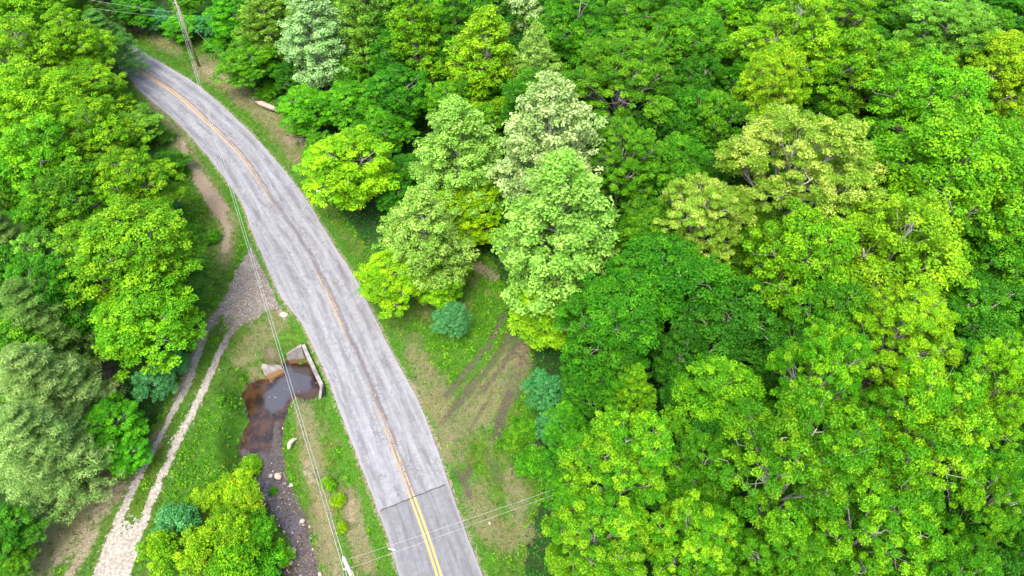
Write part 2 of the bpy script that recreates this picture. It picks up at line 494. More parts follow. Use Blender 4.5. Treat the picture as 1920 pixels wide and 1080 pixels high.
# tar-filled joint
G = Geo()
jo = np.linspace(ol + .1, orr - .1, 26)
def on_road(o, s, z):
    x = np.interp(s, S, cc[:, 0]); y = np.interp(s, S, cc[:, 1])
    nx = np.interp(s, S, nor[:, 0]); ny = np.interp(s, S, nor[:, 1])
    return np.array([x + nx * o, y + ny * o, z])
V = []
for o in jo:
    w = .03 + .025 * abs(math.sin(o * 3.1)); s = joint(o)
    V += [on_road(o, s - w, crown_z(o) + .0165), on_road(o, s + w, crown_z(o) + .0165)]
G.add(V, [(2 * k, 2 * k + 2, 2 * k + 3, 2 * k + 1) for k in range(len(jo) - 1)])
link('tar_seam', G.mesh('tar_seam', simple('black tar', (.03, .028, .028), (.07, .065, .06), 9, bump=0)), kind='structure')

# double yellow centre line: two painted stripes that wear away in places
wear_tab = [(0, .0), (jm - .3, .0), (jm + .2, .38), (s_at(745, 860), .40), (s_at(700, 740), .50), (s_at(687, 715), .66), (s_at(665, 665), .66), (s_at(640, 610), .42), (s_at(600, 520), .44),
            (s_at(585, 495), .98), (s_at(540, 415), 1.0), (s_at(528, 398), .50), (s_at(465, 310), .38), (s_at(380, 215), .30), (S[-1], .26)]
wt = np.array(sorted(wear_tab))
def stripe(o0, w):
    ss = S; wv = np.interp(ss, wt[:, 0], wt[:, 1])
    V = []; A = []; W = []
    for i, s in enumerate(ss):
        fade = wv[i] + .05 * (o0 > 0) * (s > jm)
        for o in (o0 - w / 2, o0 + w / 2):
            z = crown_z(o) + (.016 if s < jm + .9 else .004)
            V.append([*(cc[i] + nor[i] * o), z]); A.append((o, s, 0)); W.append(fade)
    Fq = [(2 * k, 2 * k + 1, 2 * k + 3, 2 * k + 2) for k in range(len(ss) - 1)]
    me = mesh_np('yellow_line', V, Fq, 4, M_PAINT, [('road', 'FLOAT_VECTOR', 'POINT', A), ('wear', 'FLOAT', 'POINT', W)])
    link('yellow_line', me, kind='structure')
stripe(-.15, .13); stripe(.15, .13)

# stream
WZ = -2.3
WATER = [(540,683),(560,690),(592,690),(612,742),(588,748),(549,740),(535,765),(524,790),(522,818),(521,844),(526,880),(529,911),(544,935),(555,960),(569,988),(576,1025),(590,1080),(640,1200),(600,1220),(548,1120),(536,1080),(528,1040),(553,1030),(553,1008),(538,988),(524,964),(512,950),(500,935),(482,906),(466,880),(459,838),(464,810),(475,788),(472,771),(462,740),(475,722),(492,717),(505,716),(528,697)]
wat = atP(WATER, WZ)[:, :2]
HW_A, HW_B = at(569, 648, 0.05)[:2], at(603, 722, 0.05)[:2]          # headwall ends, on the road side of the pool
hdir = (HW_B - HW_A) / np.linalg.norm(HW_B - HW_A); hnor = np.array([-hdir[1], hdir[0]])
if hnor[0] < 0: hnor = -hnor                                        # towards the road

# gravel track
TR_L = [(470,455),(442,498),(418,555),(393,600),(372,650),(342,725),(300,815),(240,918),(205,985),(165,1080),(110,1230)]
TR_R = [(530,580),(500,585),(470,612),(440,640),(410,680),(374,755),(338,835),(307,910),(285,965),(258,1020),(246,1080),(220,1230)]
trk = np.vstack([atP(TR_L), atP(TR_R)[::-1]])[:, :2]
# ruts (pixel polylines)
RUT1 = [(430,560),(398,597),(376,640),(352,715),(311,790),(279,850),(250,908),(213,990),(190,1080),(150,1220)]
RUT2 = [(465,587),(428,625),(406,668),(377,735),(347,792),(320,850),(297,897),(262,985),(232,1080),(195,1220)]
rut1 = atP(RUT1)[:, :2]; rut2 = atP(RUT2)[:, :2]

OPEN = [(120,30),(200,35),(290,30),(330,60),(380,70),(420,110),(480,165),(545,215),(575,300),(600,345),(640,400),(700,480),(760,540),(860,520),(900,470),(930,500),(950,600),(1000,650),(990,760),(1010,850),(1020,930),(985,1000),(985,1080),(1000,1300),(-100,1300),(40,1080),(80,990),(190,880),(290,800),(330,720),(360,650),(392,560),(385,500),(355,430),(330,360),(300,290),(265,215),(215,150),(120,100)]
def height(x, y, full=True):
    x = np.asarray(x, float); y = np.asarray(y, float)
    dr = signed(x, y, road_poly)
    z = -.02 - .10 * sstep(.0, 1.2, dr) - .18 * sstep(1.0, 3.5, dr) + .12 * fbm(x * .35, y * .35, 5) * sstep(.4, 3, dr)
    z = z + .035 * fbm(x * 1.9, y * 1.9, 15) * sstep(.2, 1, dr)
    z = np.where(dr < .15, -.03, z)
    z = z + 1.5 * sstep(10, 40, dr) * (fbm(x * .04, y * .04, 3) + .2)
    bk = at(392, 360)[:2]                                             # eroded clay bank left of the bend
    # track: nearly level
    dt = signed(x, y, trk)
    z = np.where(dr > .2, z * sstep(-.3, 1.5, dt) + (-.10 + .02 * fbm(x * 2, y * 2, 8)) * (1 - sstep(-.3, 1.5, dt)), z)
    d1, _ = seg_dist(x, y, rut1); d2, _ = seg_dist(x, y, rut2)
    z = z - .05 * (np.exp(-(d1 / .3) ** 2) + np.exp(-(d2 / .3) ** 2)) * (dr > .3)
    # stream channel
    dw = signed(x, y, wat) + .22 * fbm(x * 1.3, y * 1.3, 44)
    hs = (x - HW_A[0]) * hnor[0] + (y - HW_A[1]) * hnor[1]            # >0 road side of headwall
    hl = (x - HW_A[0]) * hdir[0] + (y - HW_A[1]) * hdir[1]
    hwl = np.linalg.norm(HW_B - HW_A)
    dw = np.where((hs < .16) & (hs > -1.1) & (hl > .05) & (hl < hwl - .2), -.5, dw)
    slope = sstep(-.1, 2.1 + .5 * fbm(x * .8, y * .8, 77), dw)
    bed = WZ - .28 + .10 * fbm(x * 1.4, y * 1.4, 41)
    zc = bed * (1 - slope) + z * slope
    zc = np.where(dw < 0, bed, zc)
    zc = np.where((hs > .16) & (hl > -3.0) & (hl < hwl + 3), z, zc)   # retained ground behind the wall
    return np.where(dr < .25, z, np.minimum(zc, z))

# ------------------------------------------------------------------ ground sheet
xs = np.r_[-900, -500, -300, -200, np.arange(-150, -75, 5.), np.arange(-75, 22, .27), np.arange(22, 150, 5.), 200, 300, 500, 900]
ys = np.r_[-300, -150, -80, -40, -20, np.arange(-8, 10, 1.5), np.arange(10, 62, .27), np.arange(62, 130, .5), np.arange(132, 200, 5.), 300, 500, 1200]
GX, GY = np.meshgrid(xs, ys)
GZ = height(GX.ravel(), GY.ravel()).reshape(GX.shape)
PX, PY = proj(GX, GY, GZ)
MK = {k: np.zeros(GX.shape) for k in ('open', 'lush', 'dry', 'dirt', 'mud')}
def paint(ch, pts, r, k=1., soft=.6):
    P = pts if len(pts) > 1 else [pts[0], (pts[0][0] + .5, pts[0][1])]
    d, _ = seg_dist(PX, PY, P)
    MK[ch] = np.maximum(MK[ch], k * (1 - sstep(r * (1 - soft), r * (1 + soft), d)))
MK['open'] = 1 - sstep(-12, 14, signed(PX, PY, OPEN))
dRoad = signed(GX.ravel(), GY.ravel(), road_poly).reshape(GX.shape)
MK['lush'] = np.where(MK['open'] > .2, (1 - sstep(.3, 1.7 + 1.2 * fbm(GX * .5, GY * .5, 71), dRoad)) * .8, 0)
STROKES = [
 ('dirt', [(343,270),(352,300),(368,325)], 6, .9), ('dirt', [(375,335),(392,365),(412,395)], 14, .9), ('dirt', [(415,400),(428,430),(422,470)], 8, .8),
 ('dirt', [(400,365),(420,390)], 10, .85), ('dry', [(335,240),(352,290),(385,345),(430,420),(420,480)], 20, .6), ('dry', [(285,200),(310,235),(340,275)], 14, .7),
 ('dry', [(232,42),(268,56)], 12, .8), ('dirt', [(240,46),(262,54)], 5, .8), ('dry', [(290,72),(330,95)], 13, .6), ('dry', [(380,128),(430,150),(455,180)], 22, .8),
 ('dirt', [(385,130),(432,152)], 7, .6), ('dry', [(440,170),(500,215),(545,270),(565,300)], 22, .65), ('dirt', [(540,262),(548,266)], 9, .7), ('dirt', [(566,262),(570,275)], 9, .6),
 ('dry', [(600,300),(610,340)], 12, .5), ('dry', [(775,660),(800,700),(815,740)], 22, .62), ('dry', [(800,720),(850,800),(900,770),(960,690)], 40, .62), ('dry', [(830,780),(850,850)], 26, .7),
 ('dry', [(985,640),(975,680)], 16, .8), ('mud', [(945,590),(915,650),(880,690),(838,742)], 8.5, .66), ('mud', [(958,625),(925,680),(875,740),(830,790)], 7.6, .66), ('mud', [(965,650),(940,690),(905,735)], 6.8, .66),
 ('mud', [(895,700),(850,760)], 3.5, .7), ('mud', [(910,720),(868,775)], 3.5, .6), ('mud', [(930,720),(895,790)], 3, .6),
 ('mud', [(955,740),(940,780),(932,820)], 11, .8), ('mud', [(950,620),(985,680),(960,740)], 22, .5), ('mud', [(905,760),(880,810)], 4, .6), ('mud', [(855,885),(870,900),(880,930)], 9, .66), ('mud', [(880,880),(868,905)], 7, .9),
 ('mud', [(915,850),(935,900)], 14, .5), ('mud', [(960,860),(962,890)], 5, .8), ('mud', [(1000,820),(1015,870)], 14, .7), ('dry', [(890,930),(905,980),(950,1010)], 34, .6), ('dry', [(960,900),(985,1000)], 24, .6),
 ('lush', [(830,640),(870,670),(905,620),(930,560)], 36, 1.), ('lush', [(700,480),(740,560)], 18, .6), ('lush', [(1000,740),(975,820),(980,870)], 20, .7),
 ('dirt', [(895,500),(925,520)], 13, .6), ('dry', [(940,560),(900,540)], 8, .5),
 ('dry', [(520,600),(480,640),(455,670)], 26, .6), ('dirt', [(525,585),(532,592)], 7, .8), ('dry', [(505,660),(520,690),(480,700)], 16, .8), ('dirt', [(500,655),(512,668)], 6, .6),
 ('dry', [(570,770),(580,830),(595,900),(610,960)], 22, .7), ('dirt', [(572,868),(582,900)], 10, .62), ('dry', [(655,930),(668,1000),(690,1060)], 22, .75), ('dirt', [(655,925),(660,975)], 7, .6),
 ('dry', [(600,960),(615,1040),(625,1090)], 24, .8), ('dry', [(555,745),(575,765)], 12, .7), ('lush', [(545,780),(536,820),(545,860)], 10, 1.), ('lush', [(640,850),(690,960),(715,1060)], 13, .9),
 ('lush', [(470,780),(430,800),(395,860),(350,930)], 42, .8), ('lush', [(350,320),(380,420)], 14, .5), ('lush', [(330,330),(345,480),(385,560)], 26, .7), ('lush', [(470,380),(462,440),(440,520)], 8, .8),
 ('dirt', [(110,1050),(170,985),(235,905),(300,815)], 17, .55), ('dry', [(60,1060),(130,970),(220,890)], 40, .7), ('dirt', [(130,1080),(175,1000)], 12, .7), ('dirt', [(378,640),(352,690),(320,770)], 7, .6),
 ('dry', [(395,590),(370,650),(345,700)], 12, .5), ('mud', [(455,560),(500,560),(515,575)], 12, .5),
 ('mud', [(200,690),(225,730)], 16, .6), ('dirt', [(200,700),(210,715)], 8, .8),
]
for ch, pts, r, k in STROKES: paint(ch, pts, r, k)
dWat = signed(GX.ravel(), GY.ravel(), wat).reshape(GX.shape)
MK['mud'] = np.maximum(MK['mud'], np.where(GZ < WZ + .06, .9, 0)); MK['open'] = np.where(dWat < 2.5, 1, MK['open'])
MK['lush'] = np.maximum(MK['lush'], .6 * (1 - sstep(.5, 1.6, dWat)) * (GZ > WZ + .3))
MK['dirt'] = np.maximum(MK['dirt'], .62 * (1 - sstep(.12, .5 + .35 * fbm(GX * .7, GY * .7, 72), dRoad)) * (MK['open'] > .2))
fo = np.hypot(GX, GY) > 400
MK['open'] = np.where(fo, .7, MK['open'])                            # land far beyond the wood
nx, ny = len(xs), len(ys); I = np.arange(nx * ny).reshape(ny, nx)
Fq = np.stack([I[:-1, :-1], I[:-1, 1:], I[1:, 1:], I[1:, :-1]], -1).reshape(-1, 4)
link('ground', mesh_np('ground', np.stack([GX.ravel(), GY.ravel(), GZ.ravel()], 1), Fq, 4, M_GROUND,
     [(k, 'FLOAT', 'POINT', v.ravel()) for k, v in MK.items()], True), kind='structure')

def gsample(x, y, arr):
    i = np.clip(np.searchsorted(xs, x) - 1, 0, nx - 2); j = np.clip(np.searchsorted(ys, y) - 1, 0, ny - 2)
    fx = (x - xs[i]) / (xs[i + 1] - xs[i]); fy = (y - ys[j]) / (ys[j + 1] - ys[j])
    return (arr[j, i] * (1 - fx) + arr[j, i + 1] * fx) * (1 - fy) + (arr[j + 1, i] * (1 - fx) + arr[j + 1, i + 1] * fx) * fy

# ------------------------------------------------------------------ water sheet
HL0 = np.linalg.norm(HW_B - HW_A)
wx = np.arange(wat[:, 0].min() - .6, wat[:, 0].max() + 1, .2); wy = np.arange(wat[:, 1].min() - 1, wat[:, 1].max() + .6, .2)
WX, WY = np.meshgrid(wx, wy); wd = signed(WX.ravel(), WY.ravel(), wat).reshape(WX.shape)
wpx, wpy = proj(WX, WY, np.full(WX.shape, WZ))
silt = sstep(800, 900, wpy) + .75 * np.exp(-(((wpx - 518) / 10) ** 2 + ((wpy - 815) / 34) ** 2))
SKY_REFL = [(536,680),(590,684),(590,735),(552,742),(540,765),(508,786),(490,765),(488,740),(505,722)]  # outline of the painted sky reflection on the pool
sky_refl = np.maximum(1 - sstep(-20, 10, signed(wpx, wpy, SKY_REFL)), .85 * np.exp(-(((wpx - 552) / 22) ** 2 + ((wpy - 985) / 26) ** 2)))
Iw = np.arange(WX.size).reshape(WX.shape)
hlW = (WX - HW_A[0]) * hdir[0] + (WY - HW_A[1]) * hdir[1]; hsF = (WX - HW_A[0]) * hnor[0] + (WY - HW_A[1]) * hnor[1]
keep = ((wd < .5) | ((hsF > -1.3) & (hlW > 0) & (hlW < HL0)))[:-1, :-1]
hsW = ((WX - HW_A[0]) * hnor[0] + (WY - HW_A[1]) * hnor[1])[:-1, :-1]
keep &= hsW < .05
Fw = np.stack([Iw[:-1, :-1], Iw[:-1, 1:], Iw[1:, 1:], Iw[1:, :-1]], -1)[keep]
used = np.unique(Fw); rm = np.zeros(WX.size, int); rm[used] = np.arange(len(used))
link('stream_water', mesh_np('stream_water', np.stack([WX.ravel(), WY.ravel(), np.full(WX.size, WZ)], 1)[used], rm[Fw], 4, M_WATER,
     [('silt', 'FLOAT', 'POINT', silt.ravel()[used]), ('sky_refl', 'FLOAT', 'POINT', sky_refl.ravel()[used])], True), kind='structure')

# ------------------------------------------------------------------ gravel track: ragged sheet just above the ground
tx = np.arange(trk[:, 0].min() - .5, trk[:, 0].max() + .5, .15); ty = np.arange(max(trk[:, 1].min(), 8), trk[:, 1].max() + .5, .15)
TX, TY = np.meshgrid(tx, ty); sh = TX.shape
td = signed(TX.ravel(), TY.ravel(), trk).reshape(sh)
t1, q1 = seg_dist(TX, TY, rut1); t2, q2 = seg_dist(TX, TY, rut2)
tpx, tpy = proj(TX, TY, np.zeros(sh))
wide = np.maximum(sstep(640, 560, tpy), sstep(930, 1040, tpy))         # full width of gravel at both ends
nz = fbm(TX * 1.1, TY * 1.1, 51); nz2 = fbm(TX * 4, TY * 4, 57)
f = np.maximum(sstep(.52, .10, np.minimum(t1, t2)) * .95, wide * sstep(.1, -.5, td)) + .36 * nz + .42 * nz2 + .30 * fbm(TX * 11, TY * 11, 58, 2)
f = np.where(td > .25, 0, f)
rd = signed(TX.ravel(), TY.ravel(), road_poly).reshape(sh)
okf = (f > .42) & (rd > -.05)
Z = gsample(TX, TY, GZ) + .014 + .012 * nz2
It = np.arange(TX.size).reshape(sh)
Ft = np.stack([It[:-1, :-1], It[:-1, 1:], It[1:, 1:], It[1:, :-1]], -1)[okf[:-1, :-1]]
used = np.unique(Ft); rm = np.zeros(TX.size, int); rm[used] = np.arange(len(used))
# colour of gravel: pale limestone below, darker packed grit beside the road
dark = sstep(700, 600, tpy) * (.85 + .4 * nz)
Mg = Mat('track gravel'); v = Mg.coord(); n_ = Mg.noise(v, 5, 5); n5 = Mg.noise(v, 26, 4)
c_ = Mg.mix(Mg.ramp(n_, .32, .66), (.145, .130, .100), (.275, .264, .232)); c_ = Mg.mix(Mg.ramp(n5, .5, .7, 0, .7), c_, (.42, .405, .36))
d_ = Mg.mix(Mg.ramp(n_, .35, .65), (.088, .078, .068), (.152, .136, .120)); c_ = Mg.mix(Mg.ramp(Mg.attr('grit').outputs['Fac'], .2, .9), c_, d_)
Mg.color(c_); Mg.bump(n5, 1., .06)
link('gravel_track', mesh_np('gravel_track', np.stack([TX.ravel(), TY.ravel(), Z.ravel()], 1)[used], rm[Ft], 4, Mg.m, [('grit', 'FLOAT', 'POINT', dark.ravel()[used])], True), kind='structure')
track_f = f

# ------------------------------------------------------------------ loose stones on the track and in the stream bed
def stone_mesh(name, P, R, mat, seed=0):
    r = np.random.default_rng(seed); n = len(P)
    base = np.array([(1, 0, 0), (.3, .95, 0), (-.8, .6, 0), (-.8, -.6, 0), (.3, -.95, 0), (0, 0, .6)])
    a = r.random(n) * 6.28; ca, sa = np.cos(a), np.sin(a)
    V = base[None] * (1 + .35 * (r.random((n, 6, 1)) - .5)) * R[:, None, None]
    V = np.stack([V[..., 0] * ca[:, None] - V[..., 1] * sa[:, None], V[..., 0] * sa[:, None] + V[..., 1] * ca[:, None], V[..., 2]], -1) + P[:, None]
    Ft = np.array([(0, 1, 5), (1, 2, 5), (2, 3, 5), (3, 4, 5), (4, 0, 5)])
    Ff = (Ft[None] + (np.arange(n) * 6)[:, None, None]).reshape(-1, 3)
    return mesh_np(name, V.reshape(-1, 3), Ff, 3, mat)
ii = np.argwhere(okf & (tpx > -60) & (tpx < 560)); ii = ii[rng.choice(len(ii), min(9000, len(ii)), replace=False)]
P = np.stack([TX[ii[:, 0], ii[:, 1]], TY[ii[:, 0], ii[:, 1]], Z[ii[:, 0], ii[:, 1]] - .005], 1) + np.c_[rng.normal(0, .06, (len(ii), 2)), np.zeros(len(ii))]
link('track_pebbles', stone_mesh('track_pebbles', P, .02 + .045 * rng.random(len(P)) ** 3, M_PEBBLE), kind='stuff', label='loose pale pebbles lying along the gravel track')
k_ = rng.integers(0, len(S), 4500); sd = rng.random(4500) < .5
oo = np.where(sd, ragR[k_], -ragL[k_]) + np.where(sd, 1, -1) * np.abs(rng.normal(.02, .22, 4500)) - np.where(sd, 1, -1) * .06
Pq = cc[k_] + nor[k_] * oo[:, None] + rng.normal(0, .2, 4500)[:, None] * tan[k_]
rq = signed(Pq[:, 0], Pq[:, 1], road_poly); pk = fbm(Pq[:, 0] * .6, Pq[:, 1] * .6, 73) > -.25
Pq = Pq[(rq > -.12) & pk]; zq = np.maximum(gsample(Pq[:, 0], Pq[:, 1], GZ), .0) * 0 + np.where(signed(Pq[:, 0], Pq[:, 1], road_poly) < 0, .03, gsample(Pq[:, 0], Pq[:, 1], GZ))
link('shoulder_gravel', stone_mesh('shoulder_gravel', np.c_[Pq, zq], .015 + .035 * rng.random(len(Pq)) ** 2, simple('dull road grit', (.07, .062, .052), (.17, .16, .145), 2), 9), kind='stuff', label='loose crumbled gravel along both edges of the tarmac')
cand = rng.random((38000, 2)) * [wx[-1] - wx[0], wy[-1] - wy[0]] + [wx[0], wy[0]]
cd = signed(cand[:, 0], cand[:, 1], wat); cpx, cpy = proj(cand[:, 0], cand[:, 1], np.full(len(cand), WZ))
wgt = sstep(860, 930, cpy) * .75 + .02 + .6 * np.exp(-((cpx - 522) ** 2 + (cpy - 892) ** 2) / 500.)
m = (cd < .5) & (cpy > 700) & (rng.random(len(cand)) < wgt)
cand = cand[m]
P = np.c_[cand, np.maximum(gsample(cand[:, 0], cand[:, 1], GZ), WZ - .03) - .01]
rr = .04 + .16 * rng.random(len(P)) ** 2.5; h = rng.random(len(P)) < .82
link('stream_gravel', stone_mesh('stream_gravel', P[h], rr[h], M_ROCK_DARK, 3), kind='stuff', label='wet dark stones across the rocky stream bed')
link('stream_pebbles', stone_mesh('stream_pebbles', P[~h], rr[~h] * .8, M_ROCK, 4), kind='stuff', label='small pale stones scattered in the stream bed')

def rock(px, py, z, r, label, mat, seed, name='stone', cat='stone', flat=.6):
    g = Geo(); rr_ = np.random.default_rng(seed); nl, nm = 6, 9; V = []; F = []
    for i in range(nl):
        th = math.pi * i / (nl - 1)
        for j in range(nm):
            ph = 2 * math.pi * j / nm; q = 1 + .22 * (rr_.random() - .5)
            V.append((r * q * math.sin(th) * math.cos(ph), r * .8 * q * math.sin(th) * math.sin(ph), r * flat * math.cos(th)))
    for i in range(nl - 1):
        for j in range(nm): F.append((i * nm + j, (i + 1) * nm + j, (i + 1) * nm + (j + 1) % nm, i * nm + (j + 1) % nm))
    g.add(V, F); o = link(name, g.mesh(name, mat, False), loc=tuple(at(px, py, z)))
    o.rotation_euler.z = seed * 1.3; o['label'] = label; o['category'] = cat; o['group'] = 'larger stones in and by the stream'
for a in [(507, 892, WZ + .07, .22, 'white stone at the head of the rocky shallows, beside a grass tuft', M_PEBBLE, 1),
          (521, 893, WZ + .1, .36, 'largest pale tan stone at the foot of the brown pool', M_ROCK, 2),
          (567, 977, WZ + .1, .24, 'pale stone on the right bank beside the lower puddle', M_PEBBLE, 3),
          (549, 1033, WZ + .1, .30, 'rounded pale stone on the gravel bar left of the stream', M_ROCK, 4),
          (528, 1039, WZ + .1, .18, 'small tan stone at the left end of the gravel bar', M_ROCK, 5),
          (545, 1055, WZ + .1, .20, 'flat pale stone at the lower edge of the gravel bar', M_ROCK, 6),
          (563, 1021, WZ + .05, .20, 'dark wet stone in the narrow of the stream', M_ROCK_DARK, 7),
          (561, 1007, WZ + .05, .26, 'black stone below the lower puddle', M_ROCK_DARK, 8),
          (600, 1076, WZ + .3, .18, 'small pale stone on the right bank at the bottom of the picture', M_ROCK, 9),
          (548, 908, WZ + .2, .24, 'blue-grey stone on the right bank above the lower puddle', M_STEEL, 10),
          (918, 981, .02, .14, 'small white stone alone in the dry grass right of the road', M_PEBBLE, 11),
          (532, 590, -.05, .40, 'grey stone lying at the road edge above the culvert', M_ROCK, 12)]:
    rock(*a)

# curved piece of driftwood
g = Geo(); base = at(552, 829, -.25)
pts = [at(541, 842, -.2), at(543, 832, -.12), at(549, 825, -.08), at(558, 822, -.12)]
g.tube(pts, [.12, .2, .18, .07], 8); o = link('driftwood', g.mesh('driftwood', M_DRIFT))
o['label'] = 'short curved pale piece of driftwood in the grass beside the pool'; o['category'] = 'driftwood'
# fallen log on the verge
t = thing('fallen_log', 'barkless fallen log with a broken end lying on the verge at the bend', 'log')
g = Geo(); a, b = at(479, 191, .12), at(522, 207, .22)
g.tube([a, a + (b - a) * .3 + (0, 0, .08), a + (b - a) * .7 + (0, 0, .05), b], [.16, .36, .34, .22], 9); link('log_trunk', g.mesh('log_trunk', M_LOG), t)
g = Geo()
for q in ((464, 186, .5), (470, 180, .8), (468, 193, .3), (474, 184, 1.)): g.tube([a, at(q[0], q[1], q[2])], [.06, .02], 5)
link('broken_branches', g.mesh('broken_branches', M_BARK), t)

# ------------------------------------------------------------------ concrete culvert
t = thing('culvert', 'concrete box culvert with headwall and wing walls over the pool by the road', 'culvert')
def wall(name, A, B, zt, zb, w, taper=None, mat=M_CONC):
    """upright slab from A to B; zt = top heights at A and B"""
    A = np.array(A[:2]); B = np.array(B[:2]); d = (B - A) / np.linalg.norm(B - A); n = np.array([-d[1], d[0]]) * w / 2
    V = []
    for k, f_ in enumerate(np.linspace(0, 1, 6)):
        p = A + (B - A) * f_; zz = zt[0] + (zt[1] - zt[0]) * f_
        V += [[*(p - n), zb], [*(p + n), zb], [*(p + n), zz], [*(p - n), zz]]
    F = [(0, 3, 2, 1), (20, 21, 22, 23)]
    for k in range(5):
        b = 4 * k
        F += [(b, b + 1, b + 5, b + 4), (b + 1, b + 2, b + 6, b + 5), (b + 2, b + 3, b + 7, b + 6), (b + 3, b, b + 4, b + 7)]
    g = Geo(); g.add(V, F); o = link(name, g.mesh(name, mat, False), t)
    bv = o.modifiers.new('bevel', 'BEVEL'); bv.width = .025; bv.segments = 2
    return o
HL = np.linalg.norm(HW_B - HW_A)
A3, B3 = HW_A, HW_B
# headwall: a lintel over an opening, with piers on both sides
o1, o2 = A3 + hdir * .45, A3 + hdir * (HL - 1.1)
wall('lintel', A3 - hdir * .1, B3, (.12, .10), -.75, .34)
wall('pier', A3 - hdir * .1, o1, (-.753, -.753), -2.8, .335)
wall('pier', o2, B3, (-.753, -.753), -2.8, .335)
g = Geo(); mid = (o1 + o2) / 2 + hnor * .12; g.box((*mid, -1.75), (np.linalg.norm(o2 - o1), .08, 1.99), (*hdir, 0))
link('mouth_shade_panel', g.mesh('mouth_shade_panel', simple('painted opening shade', (.012, .01, .009), (.03, .025, .02), 5), False), t)  # near-black panel, the shade inside the opening put into its colour
WA = at(537, 664, -1.0)[:2]
wall('wing_wall', A3 - hdir * .12 - hnor * .18, WA, (.115, -1.0), -2.8, .30)
WB = at(598, 756, -.5)[:2]
wall('wing_wall', B3 + hdir * .02 - hnor * .02, WB, (.095, -.55), -2.8, .22)
# broken apron slabs left of the pool
def slab(P, zt, th, label=None):
    top = [at(x, y, z) for (x, y), z in zip(P, zt)]; V = [p for p in top] + [p - np.array((0, 0, th)) for p in top]; n = len(P)
    F = [tuple(range(n)), tuple(range(n, 2 * n))[::-1]] + [(k, k + n, (k + 1) % n + n, (k + 1) % n) for k in range(n)]
    g = Geo(); g.add(V, F); me = g.mesh('apron_slab', M_CONC, False)
    o = link('apron_slab', me, t); o.modifiers.new('bevel', 'BEVEL').width = .03
slab([(486, 680), (500, 683), (526, 684), (534, 697), (506, 712), (497, 704)], [-1.2, -1.1, -1.2, -2.05, -2.15, -1.7], .5)
slab([(505, 713), (533, 698), (530, 702), (507, 720)], [-2.13, -2.03, -2.35, -2.4], .3)

# ------------------------------------------------------------------ utility poles and wires
def up_at(px, py, x0, y0):
    """height at which the vertical through world (x0,y0) shows nearest to image row py"""
    zz = np.linspace(0, 30, 601); a, b = proj(np.full(601, x0), np.full(601, y0), zz)
    return zz[np.argmin(np.abs(b - py))]
def solve_base(px_top, py_top, ztop): return at(px_top, py_top, ztop)
pA = at(372, 121, 0.); pB = at(644, 1045, 9.6)
def pole(base, H, label, mat, kindno):
    t = thing('utility_pole', label, 'utility pole', 'utility poles along the road', tuple((base[0], base[1], base[2])))
    g = Geo(); g.tube([(0, 0, -.3), (0, 0, H * .5), (0, 0, H)], [.17, .145, .115], 12); link('pole_shaft', g.mesh('pole_shaft', mat), t)
    g = Geo(); g.tube([(0, 0, H - .12), (0, 0, H + .03), (0, 0, H + .10)], [.10, .135, .06], 10); link('pole_cap', g.mesh('pole_cap', M_STEEL), t)
    g = Geo(); g.tube([(.0, 0, H + .1), (0, 0, H + .2), (0, 0, H + .26), (0, 0, H + .36)], [.05, .1, .05, .08], 8); link('insulator', g.mesh('insulator', M_PORC), t)
    g = Geo(); g.tube([(-.1, -.02, H - 1.5), (-.34, -.02, H - 1.5)], [.03, .03], 6); g.tube([(-.30, -.02, H - 1.55), (-.30, -.02, H - 1.40)], [.06, .05], 8); link('neutral_bracket', g.mesh('neutral_bracket', M_STEEL), t)
    g = Geo(); g.tube([(.12, .02, .2), (.135, .02, H - 1.8)], .018, 5); link('ground_wire_guard', g.mesh('ground_wire_guard', M_STEEL), t)
    return t
HA = 10.2
pole(pA, HA, 'brown wooden utility pole on the verge above the bend', M_WOOD, 0)
pB0 = np.array([pB[0], pB[1], 0.])
pole(pB0, 9.24, 'silver-grey utility pole top at the bottom edge left of the road', M_POLEGREY, 1)
def wire(P, Q, r, label, sag=.3, name='power_line', group='overhead wires'):
    P, Q = np.array(P), np.array(Q); g = Geo(); n = 28; pts = []
    for k in range(n + 1):
        f_ = k / n; p = P + (Q - P) * f_; p[2] -= sag * 4 * f_ * (1 - f_); pts.append(p)
    g.tube(pts, r, 5); o = link(name, g.mesh(name, M_WIRE)); o['label'] = label; o['category'] = 'overhead wire'; o['group'] = group
topA = pA + np.array((0, 0, HA + .36)); topB = pB0 + np.array((0, 0, 9.6))
WIRE_R = .015
wire(topA, topB, WIRE_R, 'upper wire from the brown pole to the tip of the grey pole', .75)
nB = pB0 + np.array((-.32, -.02, 9.24 - 1.4)); nA = pA + np.array((-.3, -.02, HA - 1.4))
wire(nA, nB, WIRE_R * 1.15, 'lower wire left of the upper one, over the culvert pool', .9)
wire(topB, at(700, 1400, 9.2), WIRE_R, 'wire leaving the grey pole tip out of the bottom of the picture', .2)
wire(nB, at(640, 1420, 7.6), WIRE_R, 'lower wire leaving the grey pole out of the bottom of the picture', .2)
wire(pB0 + np.array((.1, 0, 9.2)), at(1040, 917, 9.0), .010, 'thin service wire crossing the new asphalt to the trees, the upper of two', .1)
wire(pB0 + np.array((.1, 0, 7.9)), at(1040, 927, 8.2), .010, 'thin service wire crossing the new asphalt to the trees, the lower of two', .1)
wire(pA + np.array((0, 0, 7.4)), at(150, -4, 8.0), .011, 'upper service wire from the brown pole to the top left trees', .15)
wire(pA + np.array((0, 0, 6.7)), at(150, 12, 7.), .011, 'lower service wire from the brown pole to the top left trees', .15)
wire(at(425, 118, .1), pA + np.array((.1, 0, 7.0)), .02, 'slanting guy wire anchored behind the brown pole', 0., 'guy_wire')
